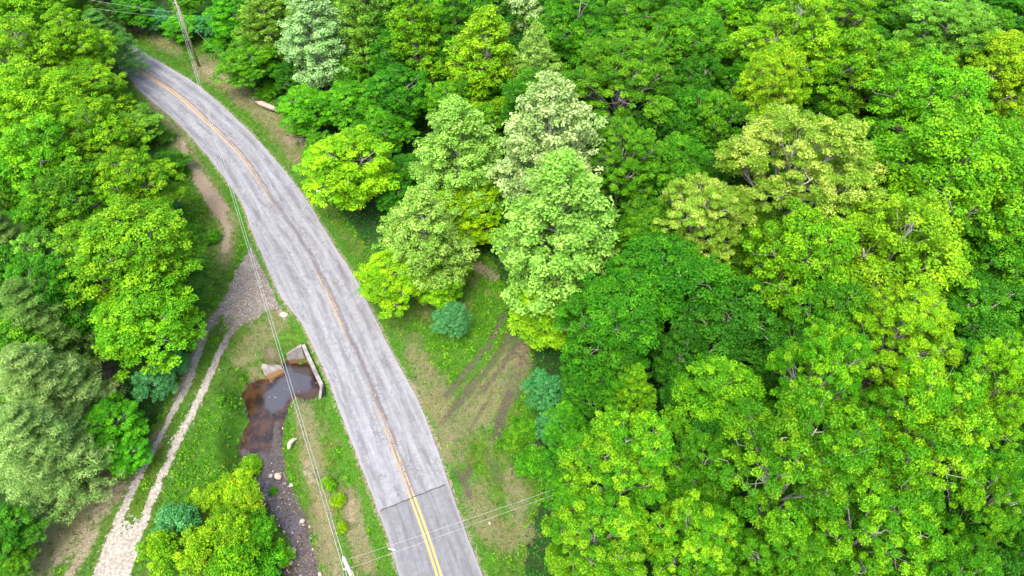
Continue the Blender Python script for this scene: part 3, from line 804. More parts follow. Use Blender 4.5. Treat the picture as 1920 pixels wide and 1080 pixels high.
g = Geo(); q = at(735, 1030, 8.95); g.tube([q - (.22, -.05, 0), q, q + (.22, -.05, 0)], [.03, .055, .03], 7)
o = link('wire_connector', g.mesh('wire_connector', M_PORC)); o['label'] = 'white connector sleeve on the service wire at the road edge'; o['category'] = 'connector'

# small sign on the right verge
sb = at(603, 379); t = thing('roadside_sign', 'small round white sign on a thin post in the verge right of the bend', 'sign', loc=tuple(sb))
g = Geo(); g.tube([(0, 0, -.1), (0, 0, 1.55)], .03, 6); link('post', g.mesh('post', M_STEEL), t)
g = Geo(); g.tube([(0, -.035, 1.5), (0, -.02, 1.5)], .27, 18)
link('sign_plate', g.mesh('sign_plate', M_WHITE, False), t)
g = Geo(); g.box((0, -.005, 1.5), (.12, .02, .12)); link('bracket', g.mesh('bracket', M_STEEL, False), t)

# ------------------------------------------------------------------ vegetation
def unit(v): return v / (np.linalg.norm(v, axis=-1, keepdims=True) + 1e-9)
def sph(n, r): return unit(r.normal(size=(n, 3)))

def leaves_mesh(name, C, CR, per, L, W, r, mat, flat=.6, up=.7, outw=.5, lobe=None, jitter=.55, bend=.0):
    """leaves spread over the upper shell of every clump (centres C, radii CR)"""
    n = len(C); per_i = np.maximum(6, (per * (CR / CR.mean()) ** 1.6)).astype(int); N = int(per_i.sum())
    ci = np.repeat(np.arange(n), per_i)
    d = sph(N, r); d[:, 2] = np.where(d[:, 2] < -.35, -d[:, 2], d[:, 2])
    rad = CR[ci] * (.45 + .65 * r.random(N) ** .6)
    P = C[ci] + d * rad[:, None] * np.array([1, 1, flat])
    nrm = unit(np.array([0, 0, 1.]) * up + d * outw + r.normal(size=(N, 3)) * jitter)
    T = unit(np.cross(nrm, r.normal(size=(N, 3)))) + d * bend; T = unit(T - nrm * np.sum(T * nrm, 1, keepdims=True))
    B = np.cross(nrm, T)
    l = L * (.7 + .6 * r.random(N))[:, None]; w = W * (.7 + .6 * r.random(N))[:, None]
    V = np.stack([P - T * l / 2, P + B * w / 2 + T * l * .05 - nrm * w * .18, P + T * l / 2 - nrm * l * .12, P - B * w / 2 + T * l * .05 - nrm * w * .18], 1).reshape(-1, 3)
    Fq = np.arange(4 * N).reshape(N, 4)
    crnd = r.random(n)
    lob = (r.random(int(lobe.max()) + 1)[lobe] if lobe is not None else r.random(n))
    colr = np.stack([r.random(N), crnd[ci], lob[ci], np.ones(N)], 1)
    return mesh_np(name, V, Fq, 4, mat, [('leaf', 'FLOAT_COLOR', 'FACE', colr)])

def curve3(a, b, lift, k=4):
    a, b = np.array(a, float), np.array(b, float)
    return [a + (b - a) * t + np.array((0, 0, lift * 4 * t * (1 - t))) for t in np.linspace(0, 1, k)]

def fib(n, r, zmin=-.4):
    z = np.linspace(.98, zmin, n); a = np.arange(n) * 2.39996 + r.random() * 6
    s = np.sqrt(1 - z * z); return np.stack([s * np.cos(a), s * np.sin(a), z], 1)

def build_variant(kind, seed):
    """returns dict(D, H, Hc, parts=[(name, mesh)])"""
    r = np.random.default_rng(seed)
    parts = []
    if kind in ('round', 'open', 'dense'):
        D, H, bot, nl, cl, per, L, W, lr = dict(round=(8., 13., 2.2, 14, 26, 118, .17, .115, .36), open=(9.5, 15., 3.6, 19, 19, 185, .175, .085, .265), dense=(7., 11., 1.2, 13, 25, 105, .165, .115, .40))[kind]
        R = D / 2; Hc = H - bot; cz = bot + Hc * .52
        ld = fib(nl, r, -.55); LC = []; LR = []
        for d in ld:
            LR.append(R * lr * r.uniform(.75, 1.15))
            q = (.62 if kind != 'open' else .70) * r.uniform(.75, 1.18)
            LC.append(np.array([d[0] * R * q, d[1] * R * q, cz + d[2] * Hc / 2 * (.74 if d[2] > 0 else .6) * r.uniform(.70, 1.15)]))
        LC.append(np.array([0, 0, cz + Hc * .12])); LR.append(R * lr)
        LC = np.array(LC); LR = np.array(LR); nl = len(LC)
        C = []; CR = []; LB = []
        for k in range(nl):
            dd = fib(cl, r, -.45)
            for d in dd:
                p = LC[k] + d * LR[k] * np.array([1, 1, .85]) * r.uniform(.75, 1.15)
                deep = False
                for j in range(nl):
                    if j != k and np.linalg.norm((p - LC[j]) / LR[j]) < .62: deep = True
                if deep or r.random() < (.16 if kind == 'open' else .08): continue
                if r.random() < .10: p = p + unit(p - np.array([0, 0, cz])) * r.uniform(.25, .8)
                C.append(p); CR.append((r.uniform(.26, .62) if kind != 'open' else r.uniform(.24, .54)) * (D / 8) ** .5); LB.append(k)
        C = np.array(C); CR = np.array(CR); LB = np.array(LB)
        g = Geo(); top = H * .78; bx = r.normal(0, .25, 2)
        g.tube([(0, 0, -.3), (bx[0] * .4, bx[1] * .4, H * .22), (bx[0], bx[1], H * .5), (bx[0] * .5, bx[1] * .5, top)], [.26, .2, .14, .05], 9)
        parts.append(('trunk', g.mesh(kind + '_trunk', M_BARK_PALE if kind == 'open' else M_BARK)))
        for k in range(nl):
            za = np.clip(LC[k][2] * .62 - .3, H * .16, H * .7); g = Geo()
            g.tube(curve3((bx[0] * za / H, bx[1] * za / H, za), LC[k], .25), [.10, .075, .055, .035], 6)
            js = np.where(LB == k)[0]; js = r.permutation(js)[:7]
            for j in js:      # crooked twigs forking off the limb at different points
                fk = r.uniform(.45, 1.); st = np.array((bx[0] * za / H, bx[1] * za / H, za)) * (1 - fk) + LC[k] * fk + (0, 0, .25 * 4 * fk * (1 - fk))
                en = C[j] + unit(C[j] - LC[k]) * r.uniform(-.1, .45) + (0, 0, r.uniform(0, .35 if kind == 'open' else .1)); md = (st + en) / 2
                g.tube([st, st * .7 + en * .3 + r.normal(0, .12, 3), md * .6 + en * .4 + r.normal(0, .16, 3) + (0, 0, -.1), en], [.036, .028, .02, .008], 4, False)
            parts.append(('limb', g.mesh(kind + '_limb', M_BARK_PALE)))
        crown = leaves_mesh(kind + '_crown', C, CR, per, L, W, r, M_LEAF, .72 if kind != 'open' else .62, up=.6, outw=.65, lobe=LB, bend=.5 if kind == 'open' else .2)
    elif kind == 'cone':
        D, H, bot = 6.4, 14., 1.8; R = D / 2; Hc = H - bot
        C = []; CR = []; LB = []; g2 = Geo(); nb = 74
        ph = r.uniform(0, 6.28, 3)
        for k in range(nb):
            t = (k + .5) / nb; z = bot + Hc * t * .93
            a = k * 2.39996 + r.uniform(-.35, .35)
            prof = (min(1., (t + .10) / .30) ** .6) * (1 - max(0, (t - .20) / .84) ** 1.5) ** .80
            rr_ = R * prof * (1 + .13 * math.sin(2 * a + ph[0] + 5 * t) + .10 * math.sin(5 * a + ph[1] - 9 * t)) * r.uniform(.82, 1.10)
            rise = .55 + .5 * t
            n_ = max(2, int(rr_ / .40))
            for j in range(n_ + 1):
                q = 1 - .60 * j / (n_ + 1)
                for side in ((0,) if j == 0 else (-1, 1)):
                    aa = a + side * r.uniform(.12, .38)
                    C.append((math.cos(aa) * rr_ * q, math.sin(aa) * rr_ * q, z + rr_ * rise * (q - .5) + r.uniform(-.35, .35))); CR.append(r.uniform(.22, .44)); LB.append(k)
            g2.tube(curve3((0, 0, z - rr_ * rise * .6 - .3), (math.cos(a) * rr_ * .95, math.sin(a) * rr_ * .95, z + rr_ * rise * .45), 0, 3), [.05, .035, .012], 4, False)
        for k in range(6): C.append((r.normal(0, .3), r.normal(0, .3), H - .35 - .25 * k)); CR.append(.36); LB.append(nb - 1)
        C = np.array(C); CR = np.array(CR); LB = np.array(LB)
        g = Geo(); g.tube([(0, 0, -.3), (.05, .05, H * .4), (0, 0, H * .93)], [.21, .13, .03], 9); parts.append(('trunk', g.mesh('cone_trunk', M_BARK_PALE)))
        parts.append(('branches', g2.mesh('cone_branches', M_BARK_PALE)))
        crown = leaves_mesh('cone_crown', C, CR, 48, .16, .12, r, M_LEAF, 1.0, up=.35, outw=.8, lobe=LB)
    elif kind == 'pine':
        D, H, bot = 7.5, 13., 1.8; R = D / 2; Hc = H - bot
        C = []; CR = []; LB = []; g2 = Geo(); k = 0
        for w in range(13):
            t = w / 12; z = bot + Hc * t * .95; rr0 = R * (1 - t) ** .75 + .35
            for b in range(6):
                a = w * .9 + b * 1.047 + r.uniform(-.25, .25); rr_ = rr0 * r.uniform(.75, 1.1)
                for q in np.arange(.3, 1.01, .17):
                    sp = .55 * (1 - abs(q - .65)) * rr_ * .55
                    for side in (-1, 0, 1):
                        if side and r.random() < .25: continue
                        C.append((math.cos(a) * rr_ * q - math.sin(a) * sp * side, math.sin(a) * rr_ * q + math.cos(a) * sp * side, z + .25 * rr_ * q - .06 * abs(side) * rr_ + r.uniform(-.1, .1)))
                        CR.append(r.uniform(.32, .5)); LB.append(k)
                g2.tube(curve3((0, 0, z - .2), (math.cos(a) * rr_ * .95, math.sin(a) * rr_ * .95, z + .24 * rr_), -.05, 3), [.05, .035, .012], 4, False); k += 1
        C = np.array(C); CR = np.array(CR); LB = np.array(LB)
        g = Geo(); g.tube([(0, 0, -.3), (.05, 0, H * .5), (0, 0, H * .97)], [.24, .15, .03], 9); parts.append(('trunk', g.mesh('pine_trunk', M_BARK)))
        parts.append(('branches', g2.mesh('pine_branches', M_BARK)))
        crown = leaves_mesh('pine_crown', C, CR, 60, .30, .05, r, M_NEEDLE, .5, up=.35, outw=.9, lobe=LB, jitter=.6, bend=1.3)
    elif kind == 'cedar':
        D, H, bot = 3.6, 4.0, .3; R = D / 2; Hc = H - bot; cz = bot + Hc * .45
        C = []; CR = []; LB = []
        ld = fib(13, r, -.4)
        for k, d in enumerate(ld):
            lc = np.array([d[0] * R * .68, d[1] * R * .68, cz + d[2] * Hc * .36]) * np.array([1, 1, 1]) + r.normal(0, .08, 3)
            for e in fib(15, r, -.5):
                C.append(lc + e * R * .27 * r.uniform(.85, 1.15)); CR.append(r.uniform(.2, .3)); LB.append(k)
        C = np.array(C); CR = np.array(CR); LB = np.array(LB)
        g = Geo(); g.tube([(0, 0, -.2), (0, 0, H * .8)], [.12, .03], 7); parts.append(('trunk', g.mesh('cedar_trunk', M_BARK)))
        crown = leaves_mesh('cedar_crown', C, CR, 70, .11, .05, r, M_NEEDLE, .85, up=.3, outw=1.1, lobe=LB, jitter=.5, bend=.9)
    elif kind == 'bush':
        D, H, bot = 3.2, 2.4, 0; R = D / 2
        C = []; CR = []; LB = []
        for k in range(9):
            a = r.random() * 6.28; q = r.random() ** .5 * .62; lc = np.array([math.cos(a) * R * q, math.sin(a) * R * q, H * (.55 - .35 * q) * r.uniform(.8, 1.2)])
            for e in fib(11, r, -.2):
                C.append(lc + e * R * .33 * r.uniform(.7, 1.6)); CR.append(r.uniform(.22, .36)); LB.append(k)
        C = np.array(C); CR = np.array(CR); LB = np.array(LB); g = Geo()
        for k in range(7): a = k * .9; g.tube([(0, 0, -.1), (math.cos(a) * R * .6, math.sin(a) * R * .6, H * .7)], [.03, .01], 4, False)
        parts.append(('stems', g.mesh('bush_stems', M_BARK)))
        crown = leaves_mesh('bush_crown', C, CR, 62, .14, .09, r, M_LEAF, .7, lobe=LB)
    parts.append(('foliage' if kind == 'bush' else 'crown', crown))
    lo, hi = np.percentile(C[:, 2], [2, 99.5]); ext = 2 * np.percentile(np.hypot(C[:, 0], C[:, 1]), 97) + .6
    return dict(D=ext, H=hi + .3, zc=(lo + hi) / 2, parts=parts, kind=kind)

VAR = {'round': [build_variant('round', s) for s in (1, 2, 3)], 'open': [build_variant('open', s) for s in (11, 12, 13)],
       'dense': [build_variant('dense', s) for s in (21, 22)], 'cone': [build_variant('cone', s) for s in (31, 32)],
       'pine': [build_variant('pine', s) for s in (41, 42)], 'cedar': [build_variant('cedar', 51)], 'bush': [build_variant('bush', s) for s in (61, 62)]}

# leaf colour, colour of the youngest leaves
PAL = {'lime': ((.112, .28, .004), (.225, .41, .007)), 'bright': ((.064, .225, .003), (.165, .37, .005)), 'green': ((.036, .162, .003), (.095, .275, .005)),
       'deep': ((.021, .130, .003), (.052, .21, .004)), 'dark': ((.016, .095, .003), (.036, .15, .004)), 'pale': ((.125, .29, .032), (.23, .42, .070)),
       'silver': ((.18, .33, .085), (.31, .46, .18)), 'oak2': ((.036, .18, .003), (.125, .33, .005)), 'oak': ((.050, .21, .003), (.20, .385, .007)),
       'olive': ((.12, .225, .012), (.30, .37, .055)), 'yellow': ((.110, .275, .003), (.235, .40, .005)),
       'teal': ((.042, .19, .048), (.095, .31, .100)), 'pine': ((.080, .20, .030), (.15, .31, .060)), 'pinepale': ((.125, .28, .055), (.23, .41, .115)),
       'sage': ((.075, .21, .012), (.16, .34, .030)), 'vivid': ((.034, .185, .003), (.085, .31, .005))}
NAME = {'round': ('broadleaf_tree', 'tree'), 'open': ('spreading_tree', 'tree'), 'dense': ('leafy_tree', 'tree'), 'cone': ('slender_tree', 'tree'),
        'pine': ('pine_tree', 'pine tree'), 'cedar': ('evergreen_shrub', 'shrub'), 'bush': ('bush', 'bush')}
MASTER = {}
tr = random.Random(5)
def plant(kind, cx, cy, wpx, ztop, pal, label, group, vi=None, sz=None):
    v_i = tr.randrange(len(VAR[kind])) if vi is None else vi % len(VAR[kind])
    v = VAR[kind][v_i]
    szz = ztop / v['H']; zc = v['zc'] * szz
    q = at(cx, cy, zc)
    zcam = q[1] * CP - (zc - CAM_H) * SP
    s = wpx * (1.12 if (group == G3 and cy < 640) or group == G1 or group == G2 else (.84 if kind == 'open' else .94) if group == G3 else 1.) * zcam / F_PX / v['D']
    gz = float(height(np.array([q[0]]), np.array([q[1]]))[0])
    nm, cat = NAME[kind]
    c1, c2 = PAL[pal]
    key = (kind, v_i)
    root = bpy.data.objects.new(nm, None); COL.objects.link(root)
    root.location = (q[0], q[1], gz); root.rotation_euler.z = tr.uniform(0, 6.28); root.scale = (s, s, szz)
    root['label'] = label; root['category'] = cat; root['group'] = group
    k1 = tr.uniform(.88, 1.14); k2 = tr.uniform(.93, 1.08)
    if key not in MASTER: MASTER[key] = [bpy.data.objects.new(pn, me) for pn, me in v['parts']]; fresh = True
    else: fresh = False
    for m0 in MASTER[key]:
        o = m0 if fresh else m0.copy()
        COL.objects.link(o); o.parent = root
        if m0.name.split('.')[0] in ('crown', 'foliage'):
            o.color = (c1[0] * k1, c1[1] * k2, c1[2], 1)
            o['tip'] = [c2[0] * k1, c2[1] * k2, c2[2]]
    return root

G1, G2, G3, G4, G5 = 'trees left of the road and track', 'trees along the right side of the road', 'trees of the right-hand wood', 'evergreen shrubs', 'bushes in the open ground'
TREES = [
 # left wood
 ('round', 25, 15, 130, 13, 'bright', 'bright green tree filling the top left corner', G1),
 ('dense', 105, 5, 120, 11, 'green', 'mid green tree at the top edge just right of the corner tree', G1),
 ('round', 135, 72, 120, 13, 'lime', 'yellow-green tree at top left, nearest the hidden end of the road', G1),
 ('round', 45, 95, 150, 14, 'lime', 'yellow-green tree at the left edge below the corner tree', G1),
 ('round', 60, 185, 165, 14, 'lime', 'light yellow-green tree at the left edge, third down', G1),
 ('dense', 175, 165, 120, 9, 'bright', 'bright green tree whose crown touches the road where it disappears', G1),
 ('pine', 195, 75, 105, 9.5, 'pine', 'dark feathery pine overhanging the far end of the road', G1),
 ('pine', 170, 15, 80, 10, 'pine', 'dark pine at the top edge left of the road end', G1),
 ('round', 175, 240, 150, 13, 'bright', 'bright green rounded tree left of the bend, above the biggest one', G1),
 ('round', 70, 290, 150, 13, 'bright', 'bright tree at the left edge level with the bend', G1),
 ('round', 245, 335, 150, 11, 'bright', 'bright tree on the bank beside the bare clay, upper one', G1),
 ('dense', 130, 370, 150, 11, 'green', 'darker green tree in the hollow between bright crowns left of the clay bank', G1),
 ('round', 240, 470, 235, 12.5, 'bright', 'biggest bright green maple-like tree left of the gravel track junction', G1),
 ('round', 270, 580, 190, 9.5, 'bright', 'bright green lower tree overhanging the track above the blue-green shrub', G1),
 ('dense', 160, 560, 130, 9, 'deep', 'deep green tree between the pines and the biggest bright tree', G1),
 ('pine', 25, 470, 120, 12, 'pine', 'pine at the left edge halfway up the picture', G1),
 ('dense', 90, 480, 110, 10, 'sage', 'dull green tree beside the halfway pine at left', G1),
 ('pine', 75, 600, 165, 11.5, 'pine', 'soft grey-green pine at left, upper of the three big pines', G1),
 ('pine', 80, 725, 180, 11.5, 'pinepale', 'pale feathery pine at left, middle of the three big pines', G1),
 ('pine', 70, 835, 190, 11, 'pinepale', 'largest pale pine at lower left, beside the track', G1),
 ('dense', 205, 790, 120, 5, 'vivid', 'low vivid green tree between the pale pines and the track', G1),
 ('dense', 240, 845, 80, 3.4, 'vivid', 'small vivid green tree at the left rim of the track', G1),
 ('dense', 5, 1000, 110, 5, 'deep', 'dark green tree in the bottom left corner', G1),
 ('dense', 25, 1060, 70, 3, 'green', 'low green tree in the bottom left corner beside the dry grass', G1),
 ('dense', 315, 300, 70, 2.6, 'green', 'small green tree on the bank top left of the clay', G1),
 ('dense', 255, 225, 90, 4.5, 'sage', 'dull green small tree on the left verge of the bend', G1),
 # far side of the bend
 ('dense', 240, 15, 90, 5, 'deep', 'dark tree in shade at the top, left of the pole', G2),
 ('dense', 340, 45, 70, 3.4, 'vivid', 'low bright tree just behind the brown pole', G2),
 ('dense', 440, 20, 110, 8, 'vivid', 'leafy green tree at the top right of the brown pole', G2),
 ('dense', 460, 110, 110, 6, 'green', 'mid green tree right of the brown pole foot', G2),
 ('cone', 500, 40, 110, 11, 'sage', 'yellowish green slender tree left of the pale silvery one at the top', G2),
 ('cone', 590, 60, 150, 14, 'silver', 'pale silvery tree at the top of the picture, nearest to the bend', G2),
 ('dense', 575, 195, 110, 6, 'vivid', 'vivid green low tree behind the fallen log', G2),
 ('dense', 660, 185, 120, 7, 'vivid', 'vivid green tree above the yellow tree', G2),
 ('cone', 690, 40, 120, 15, 'sage', 'thin olive-green tree at the top, left one of a pair', G2),
 ('cone', 775, 70, 130, 15, 'bright', 'thin green tree at the top, right one of a pair', G2),
 ('dense', 745, 165, 130, 9, 'deep', 'dark green tree in the gap behind the yellow tree', G2),
 ('cone', 560, 0, 120, 14, 'sage', 'olive-green tree cut by the top edge behind the silvery one', G2),
 ('cone', 850, 30, 110, 14, 'green', 'green tree at the top edge left of the smooth lime cone', G2),
 ('dense', 655, 300, 180, 9.5, 'yellow', 'chartreuse yellow tree beside the road near the small sign', G2),
 ('cone', 912, 115, 165, 15, 'lime', 'smooth egg-shaped lime green tree at top centre', G2),
 ('cone', 1003, 140, 95, 14, 'pale', 'pale narrow tree right beside the smooth lime one', G2),
 ('cone', 965, 15, 110, 14, 'silver', 'silvery tree cut by the top edge above the lime one', G2),
 ('cone', 860, 285, 190, 14.5, 'pale', 'pale green tree between the yellow tree and the silvery one', G2),
 ('dense', 880, 385, 140, 7, 'yellow', 'yellow-green low tree between two pale ones near the clearing', G2),
 ('cone', 795, 440, 165, 13, 'pale', 'pale yellowish tree nearest the road in the middle, right of the yellow one', G2),
 ('dense', 735, 520, 125, 6, 'yellow', 'low yellow tree at the road verge, left of the blue-green bush', G2),
 ('dense', 820, 520, 110, 4.5, 'bright', 'low bright tree just above the blue-green bush', G2),
 ('cone', 1030, 285, 200, 18.5, 'silver', 'whitest silvery tree in the middle of the picture', G2),
 ('cone', 1050, 425, 250, 18, 'pale', 'tallest pale green tree in the centre with its light trunk showing', G2),
 ('dense', 1035, 580, 150, 6.5, 'lime', 'yellow-green low tree at the corner of the clearing', G2),
 ('dense', 720, 240, 100, 6, 'green', 'green tree squeezed behind the right shoulder of the yellow tree', G2),
 # right wood, far rows
 ('round', 1080, 50, 160, 14, 'green', 'green rounded tree at the top edge right of centre', G3),
 ('open', 1165, 140, 200, 16, 'green', 'mid green tree with thin pale branches behind the silvery tree', G3),
 ('round', 1210, 25, 150, 14, 'green', 'deep green tree at the top edge, second right of centre', G3),
 ('round', 1290, 90, 150, 13, 'green', 'deep green tree left of the tall yellow-green one at the top', G3),
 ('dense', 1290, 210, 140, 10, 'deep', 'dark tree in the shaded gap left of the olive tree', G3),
 ('open', 1170, 285, 150, 14, 'green', 'mid green tree against the right side of the silvery tree', G3),
 ('round', 1380, 20, 140, 13, 'bright', 'bright tree at the top edge left of the yellow-green one', G3),
 ('round', 1480, 75, 180, 17, 'lime', 'yellow-green tall tree at top right, brightest of the far row', G3),
 ('round', 1440, 160, 120, 15, 'lime', 'light green tree just above the olive one', G3),
 ('open', 1570, 20, 150, 14, 'bright', 'bright tree with bare branches at the top edge, right part', G3),
 ('round', 1610, 130, 150, 15, 'bright', 'bright green tree directly right of the tall yellow-green one', G3),
 ('round', 1690, 20, 150, 13, 'green', 'green tree at the top edge left of the grey-green one', G3),
 ('open', 1775, 60, 190, 15, 'sage', 'dull grey-green tree near the top right corner', G3),
 ('round', 1885, 20, 150, 13, 'deep', 'dark green tree in the top right corner', G3),
 ('round', 1885, 140, 160, 15, 'lime', 'yellow-green tree at the right edge near the top', G3),
 ('open', 1500, 300, 290, 19, 'olive', 'large olive-tan tree in bloom, unlike all the green ones', G3),
 ('open', 1315, 395, 170, 15, 'olive', 'smaller olive-tan tree left below the large olive one', G3),
 ('round', 1740, 200, 200, 17, 'bright', 'bright green tree right of the olive one, upper crown', G3),
 ('round', 1790, 320, 270, 18, 'bright', 'very broad bright green tree right of the olive one', G3),
 ('round', 1900, 290, 150, 16, 'bright', 'bright tree cut by the right edge, upper middle', G3),
 ('dense', 1420, 440, 130, 12, 'green', 'green tree tucked under the front of the olive one', G3),
 ('round', 1250, 310, 130, 12, 'green', 'mid green tree between the branchy one and the olive one', G3),
 # right wood, middle rows
 ('round', 1680, 460, 280, 18, 'lime', 'broad yellow-green tree below the olive one, right of the middle', G3),
 ('round', 1510, 480, 190, 16, 'bright', 'bright green tree below the olive one, left of the broad yellow-green one', G3),
 ('dense', 1880, 450, 170, 13, 'green', 'deep green tree at the right edge halfway down', G3),
 ('round', 1250, 520, 210, 13, 'deep', 'deep green tree in the centre of the shaded hollow', G3),
 ('round', 1150, 600, 190, 12, 'deep', 'deep green tree right of the tall pale centre tree', G3),
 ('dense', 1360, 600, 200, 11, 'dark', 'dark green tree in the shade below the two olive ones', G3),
 ('dense', 1230, 430, 140, 11, 'green', 'green tree right of the crown of the tall pale centre tree', G3),
 ('open', 1700, 610, 190, 16, 'lime', 'open yellow-green tree with its pale stem showing, at right', G3),
 ('dense', 1820, 580, 170, 12, 'deep', 'dark tree behind the open yellow-green one near the right edge', G3),
 ('round', 1560, 590, 160, 14, 'green', 'green tree left behind the open yellow-green one', G3),
 ('open', 1880, 720, 200, 17, 'lime', 'yellow-green oak-like tree at the right edge, lower middle', G3),
 ('dense', 1160, 700, 130, 9, 'deep', 'dark green tree above the feathery pale green one', G3),
 ('cone', 1185, 745, 100, 9.5, 'bright', 'feathery bright green small tree at the edge of the dark hollow', G3),
 ('dense', 1280, 660, 130, 10, 'dark', 'very dark tree at the bottom of the shaded hollow', G3),
 ('round', 1350, 740, 230, 12, 'bright', 'bright green tree left below the dark hollow', G3),
 # right wood, near rows
 ('open', 1545, 690, 220, 18, 'oak', 'yellow-green tree with bare grey twigs, upper one of the near wood', G3),
 ('open', 1500, 850, 330, 19.5, 'oak2', 'huge bright green oak-like tree in the middle of the near wood', G3),
 ('open', 1740, 800, 300, 19, 'oak', 'huge yellow-green oak-like tree with white limbs, right part of the near wood', G3),
 ('open', 1660, 970, 290, 16, 'oak2', 'big bright oak-like tree near the bottom, right of the huge bright one', G3),
 ('open', 1850, 930, 220, 15, 'oak2', 'bright tree at the right edge near the bottom with a dark gap behind', G3),
 ('open', 1165, 860, 270, 15, 'oak', 'yellow-green tree with grey branches overhanging the right verge', G3),
 ('open', 1110, 1000, 260, 14, 'oak', 'yellow-green tree at the bottom nearest the road', G3),
 ('open', 1300, 1010, 240, 12.5, 'oak', 'yellow-green tree at the bottom edge, second from the road', G3),
 ('round', 1310, 880, 180, 12, 'green', 'green tree in the dip between the roadside tree and the huge bright one', G3),
 ('open', 1480, 1045, 230, 12, 'green', 'mid green tree at the bottom edge, third from the road', G3),
 ('open', 1780, 1075, 220, 13, 'green', 'green tree at the bottom edge near the right corner', G3),
 ('dense', 1895, 1040, 130, 11, 'dark', 'very dark tree in the bottom right corner', G3),
 ('dense', 1070, 900, 110, 6, 'green', 'low green tree in front of the roadside yellow-green one', G3),
 ('dense', 1060, 790, 100, 4.5, 'vivid', 'small vivid green tree below the blue-green shrub at the clearing', G3),
 # blue-green shrubs
 ('cedar', 845, 592, 88, 3.6, 'teal', 'round blue-green shrub standing alone in the clearing', G4),
 ('cedar', 1020, 725, 90, 5, 'teal', 'blue-green shrub at the right edge of the clearing, upper of two', G4),
 ('cedar', 1040, 790, 80, 4, 'teal', 'blue-green shrub at the right edge of the clearing, lower of two', G4),
 ('cedar', 285, 710, 90, 4, 'teal', 'larger blue-green shrub left of the gravel track', G4),
 ('cedar', 325, 675, 60, 3, 'teal', 'smaller blue-green shrub touching the gravel track', G4),
 ('cedar', 318, 375, 44, 2, 'teal', 'little dark blue-green shrub on the bank left of the bare clay', G4),
 ('cedar', 290, 30, 70, 3.6, 'teal', 'blue-green shrub at the top left of the brown pole', G4),
 ('cedar', 390, 40, 65, 3.8, 'teal', 'blue-green shrub at the top right of the brown pole', G4),
 # bushes
 ('bush', 330, 970, 85, 2.6, 'teal', 'blue-green bush beside the white gravel at lower left', G5),
 ('bush', 300, 1035, 100, 2.6, 'bright', 'bright bush at the bottom edge beside the gravel', G5),
 ('bush', 365, 1030, 100, 3, 'lime', 'yellowish bush at the bottom, between gravel and stream', G5),
 ('bush', 425, 985, 100, 3, 'lime', 'yellow-green bush in the middle of the lower left bush group', G5),
 ('bush', 430, 1060, 110, 3, 'bright', 'bright green bush at the bottom edge left of the stream', G5),
 ('bush', 490, 1040, 90, 2.4, 'vivid', 'vivid green bush closest to the left stream bank at the bottom', G5),
 ('bush', 380, 930, 70, 1.8, 'lime', 'small light bush at the top of the lower left bush group', G5),
 ('bush', 435, 905, 90, 1.9, 'yellow', 'yellow-green bush on the bank left of the brown pool', G5),
 ('bush', 505, 1010, 70, 1.6, 'bright', 'bright bush leaning over the left stream bank below the others', G5),
 ('bush', 455, 935, 80, 1.8, 'lime', 'light green bush on the bank between the yellow-green one and the rocky shallows', G5),
 ('bush', 478, 985, 80, 2.0, 'vivid', 'vivid bush on the bank left of the rocky shallows', G5),
 ('bush', 450, 845, 60, 1.1, 'bright', 'low bright bush on the bank beside the brown water', G5),
 ('bush', 588, 712, 17, .7, 'vivid', 'tiny vivid bush growing in the pool corner at the headwall', G5),
 ('bush', 497, 893, 24, .6, 'vivid', 'tiny tuft-like bush on the islet above the rocky shallows', G5),
 ('bush', 633, 935, 34, 1.0, 'yellow', 'small yellow bush between the wires and the road, upper one', G5),
 ('bush', 615, 905, 34, .9, 'bright', 'small bright bush under the wires between stream and road', G5),
 ('bush', 640, 985, 28, .8, 'yellow', 'small yellow bush between the wires and the road, lower one', G5),
 ('bush', 395, 440, 40, 1.0, 'green', 'small green bush on the bare clay bank', G5),
 ('bush', 300, 250, 60, 1.2, 'sage', 'dull green bush on the verge left of the bend', G5),
 ('bush', 345, 430, 70, 1.4, 'vivid', 'vivid bush between the big bright tree and the clay', G5),
 ('bush', 340, 500, 70, 1.2, 'bright', 'bright bush at the foot of the biggest bright tree', G5),
 ('bush', 400, 75, 60, 1.2, 'vivid', 'vivid bush right behind the brown pole foot', G5),
 ('bush', 440, 100, 60, 1.3, 'vivid', 'vivid bush with the guy wire behind the brown pole', G5),
 ('bush', 500, 165, 60, 1.4, 'green', 'green bush above the fallen log', G5),
 ('bush', 245, 30, 60, 1.3, 'green', 'green bush at the far end of the right verge', G5),
 ('bush', 1000, 860, 80, 1.6, 'vivid', 'vivid bush at the wood edge beside the muddy verge', G5),
 ('bush', 960, 820, 60, 1.0, 'green', 'low green bush beside the muddy ruts', G5),
 ('bush', 985, 800, 70, 1.3, 'green', 'green bush below the ruts, against the wood', G5),
 ('bush', 230, 880, 50, 1.2, 'green', 'low green bush at the left rim of the track near the pines', G5),
 ('bush', 180, 740, 80, 1.6, 'green', 'green bush in the gap between pale pines and blue-green shrub', G5),
]
for row in TREES: plant(*row)

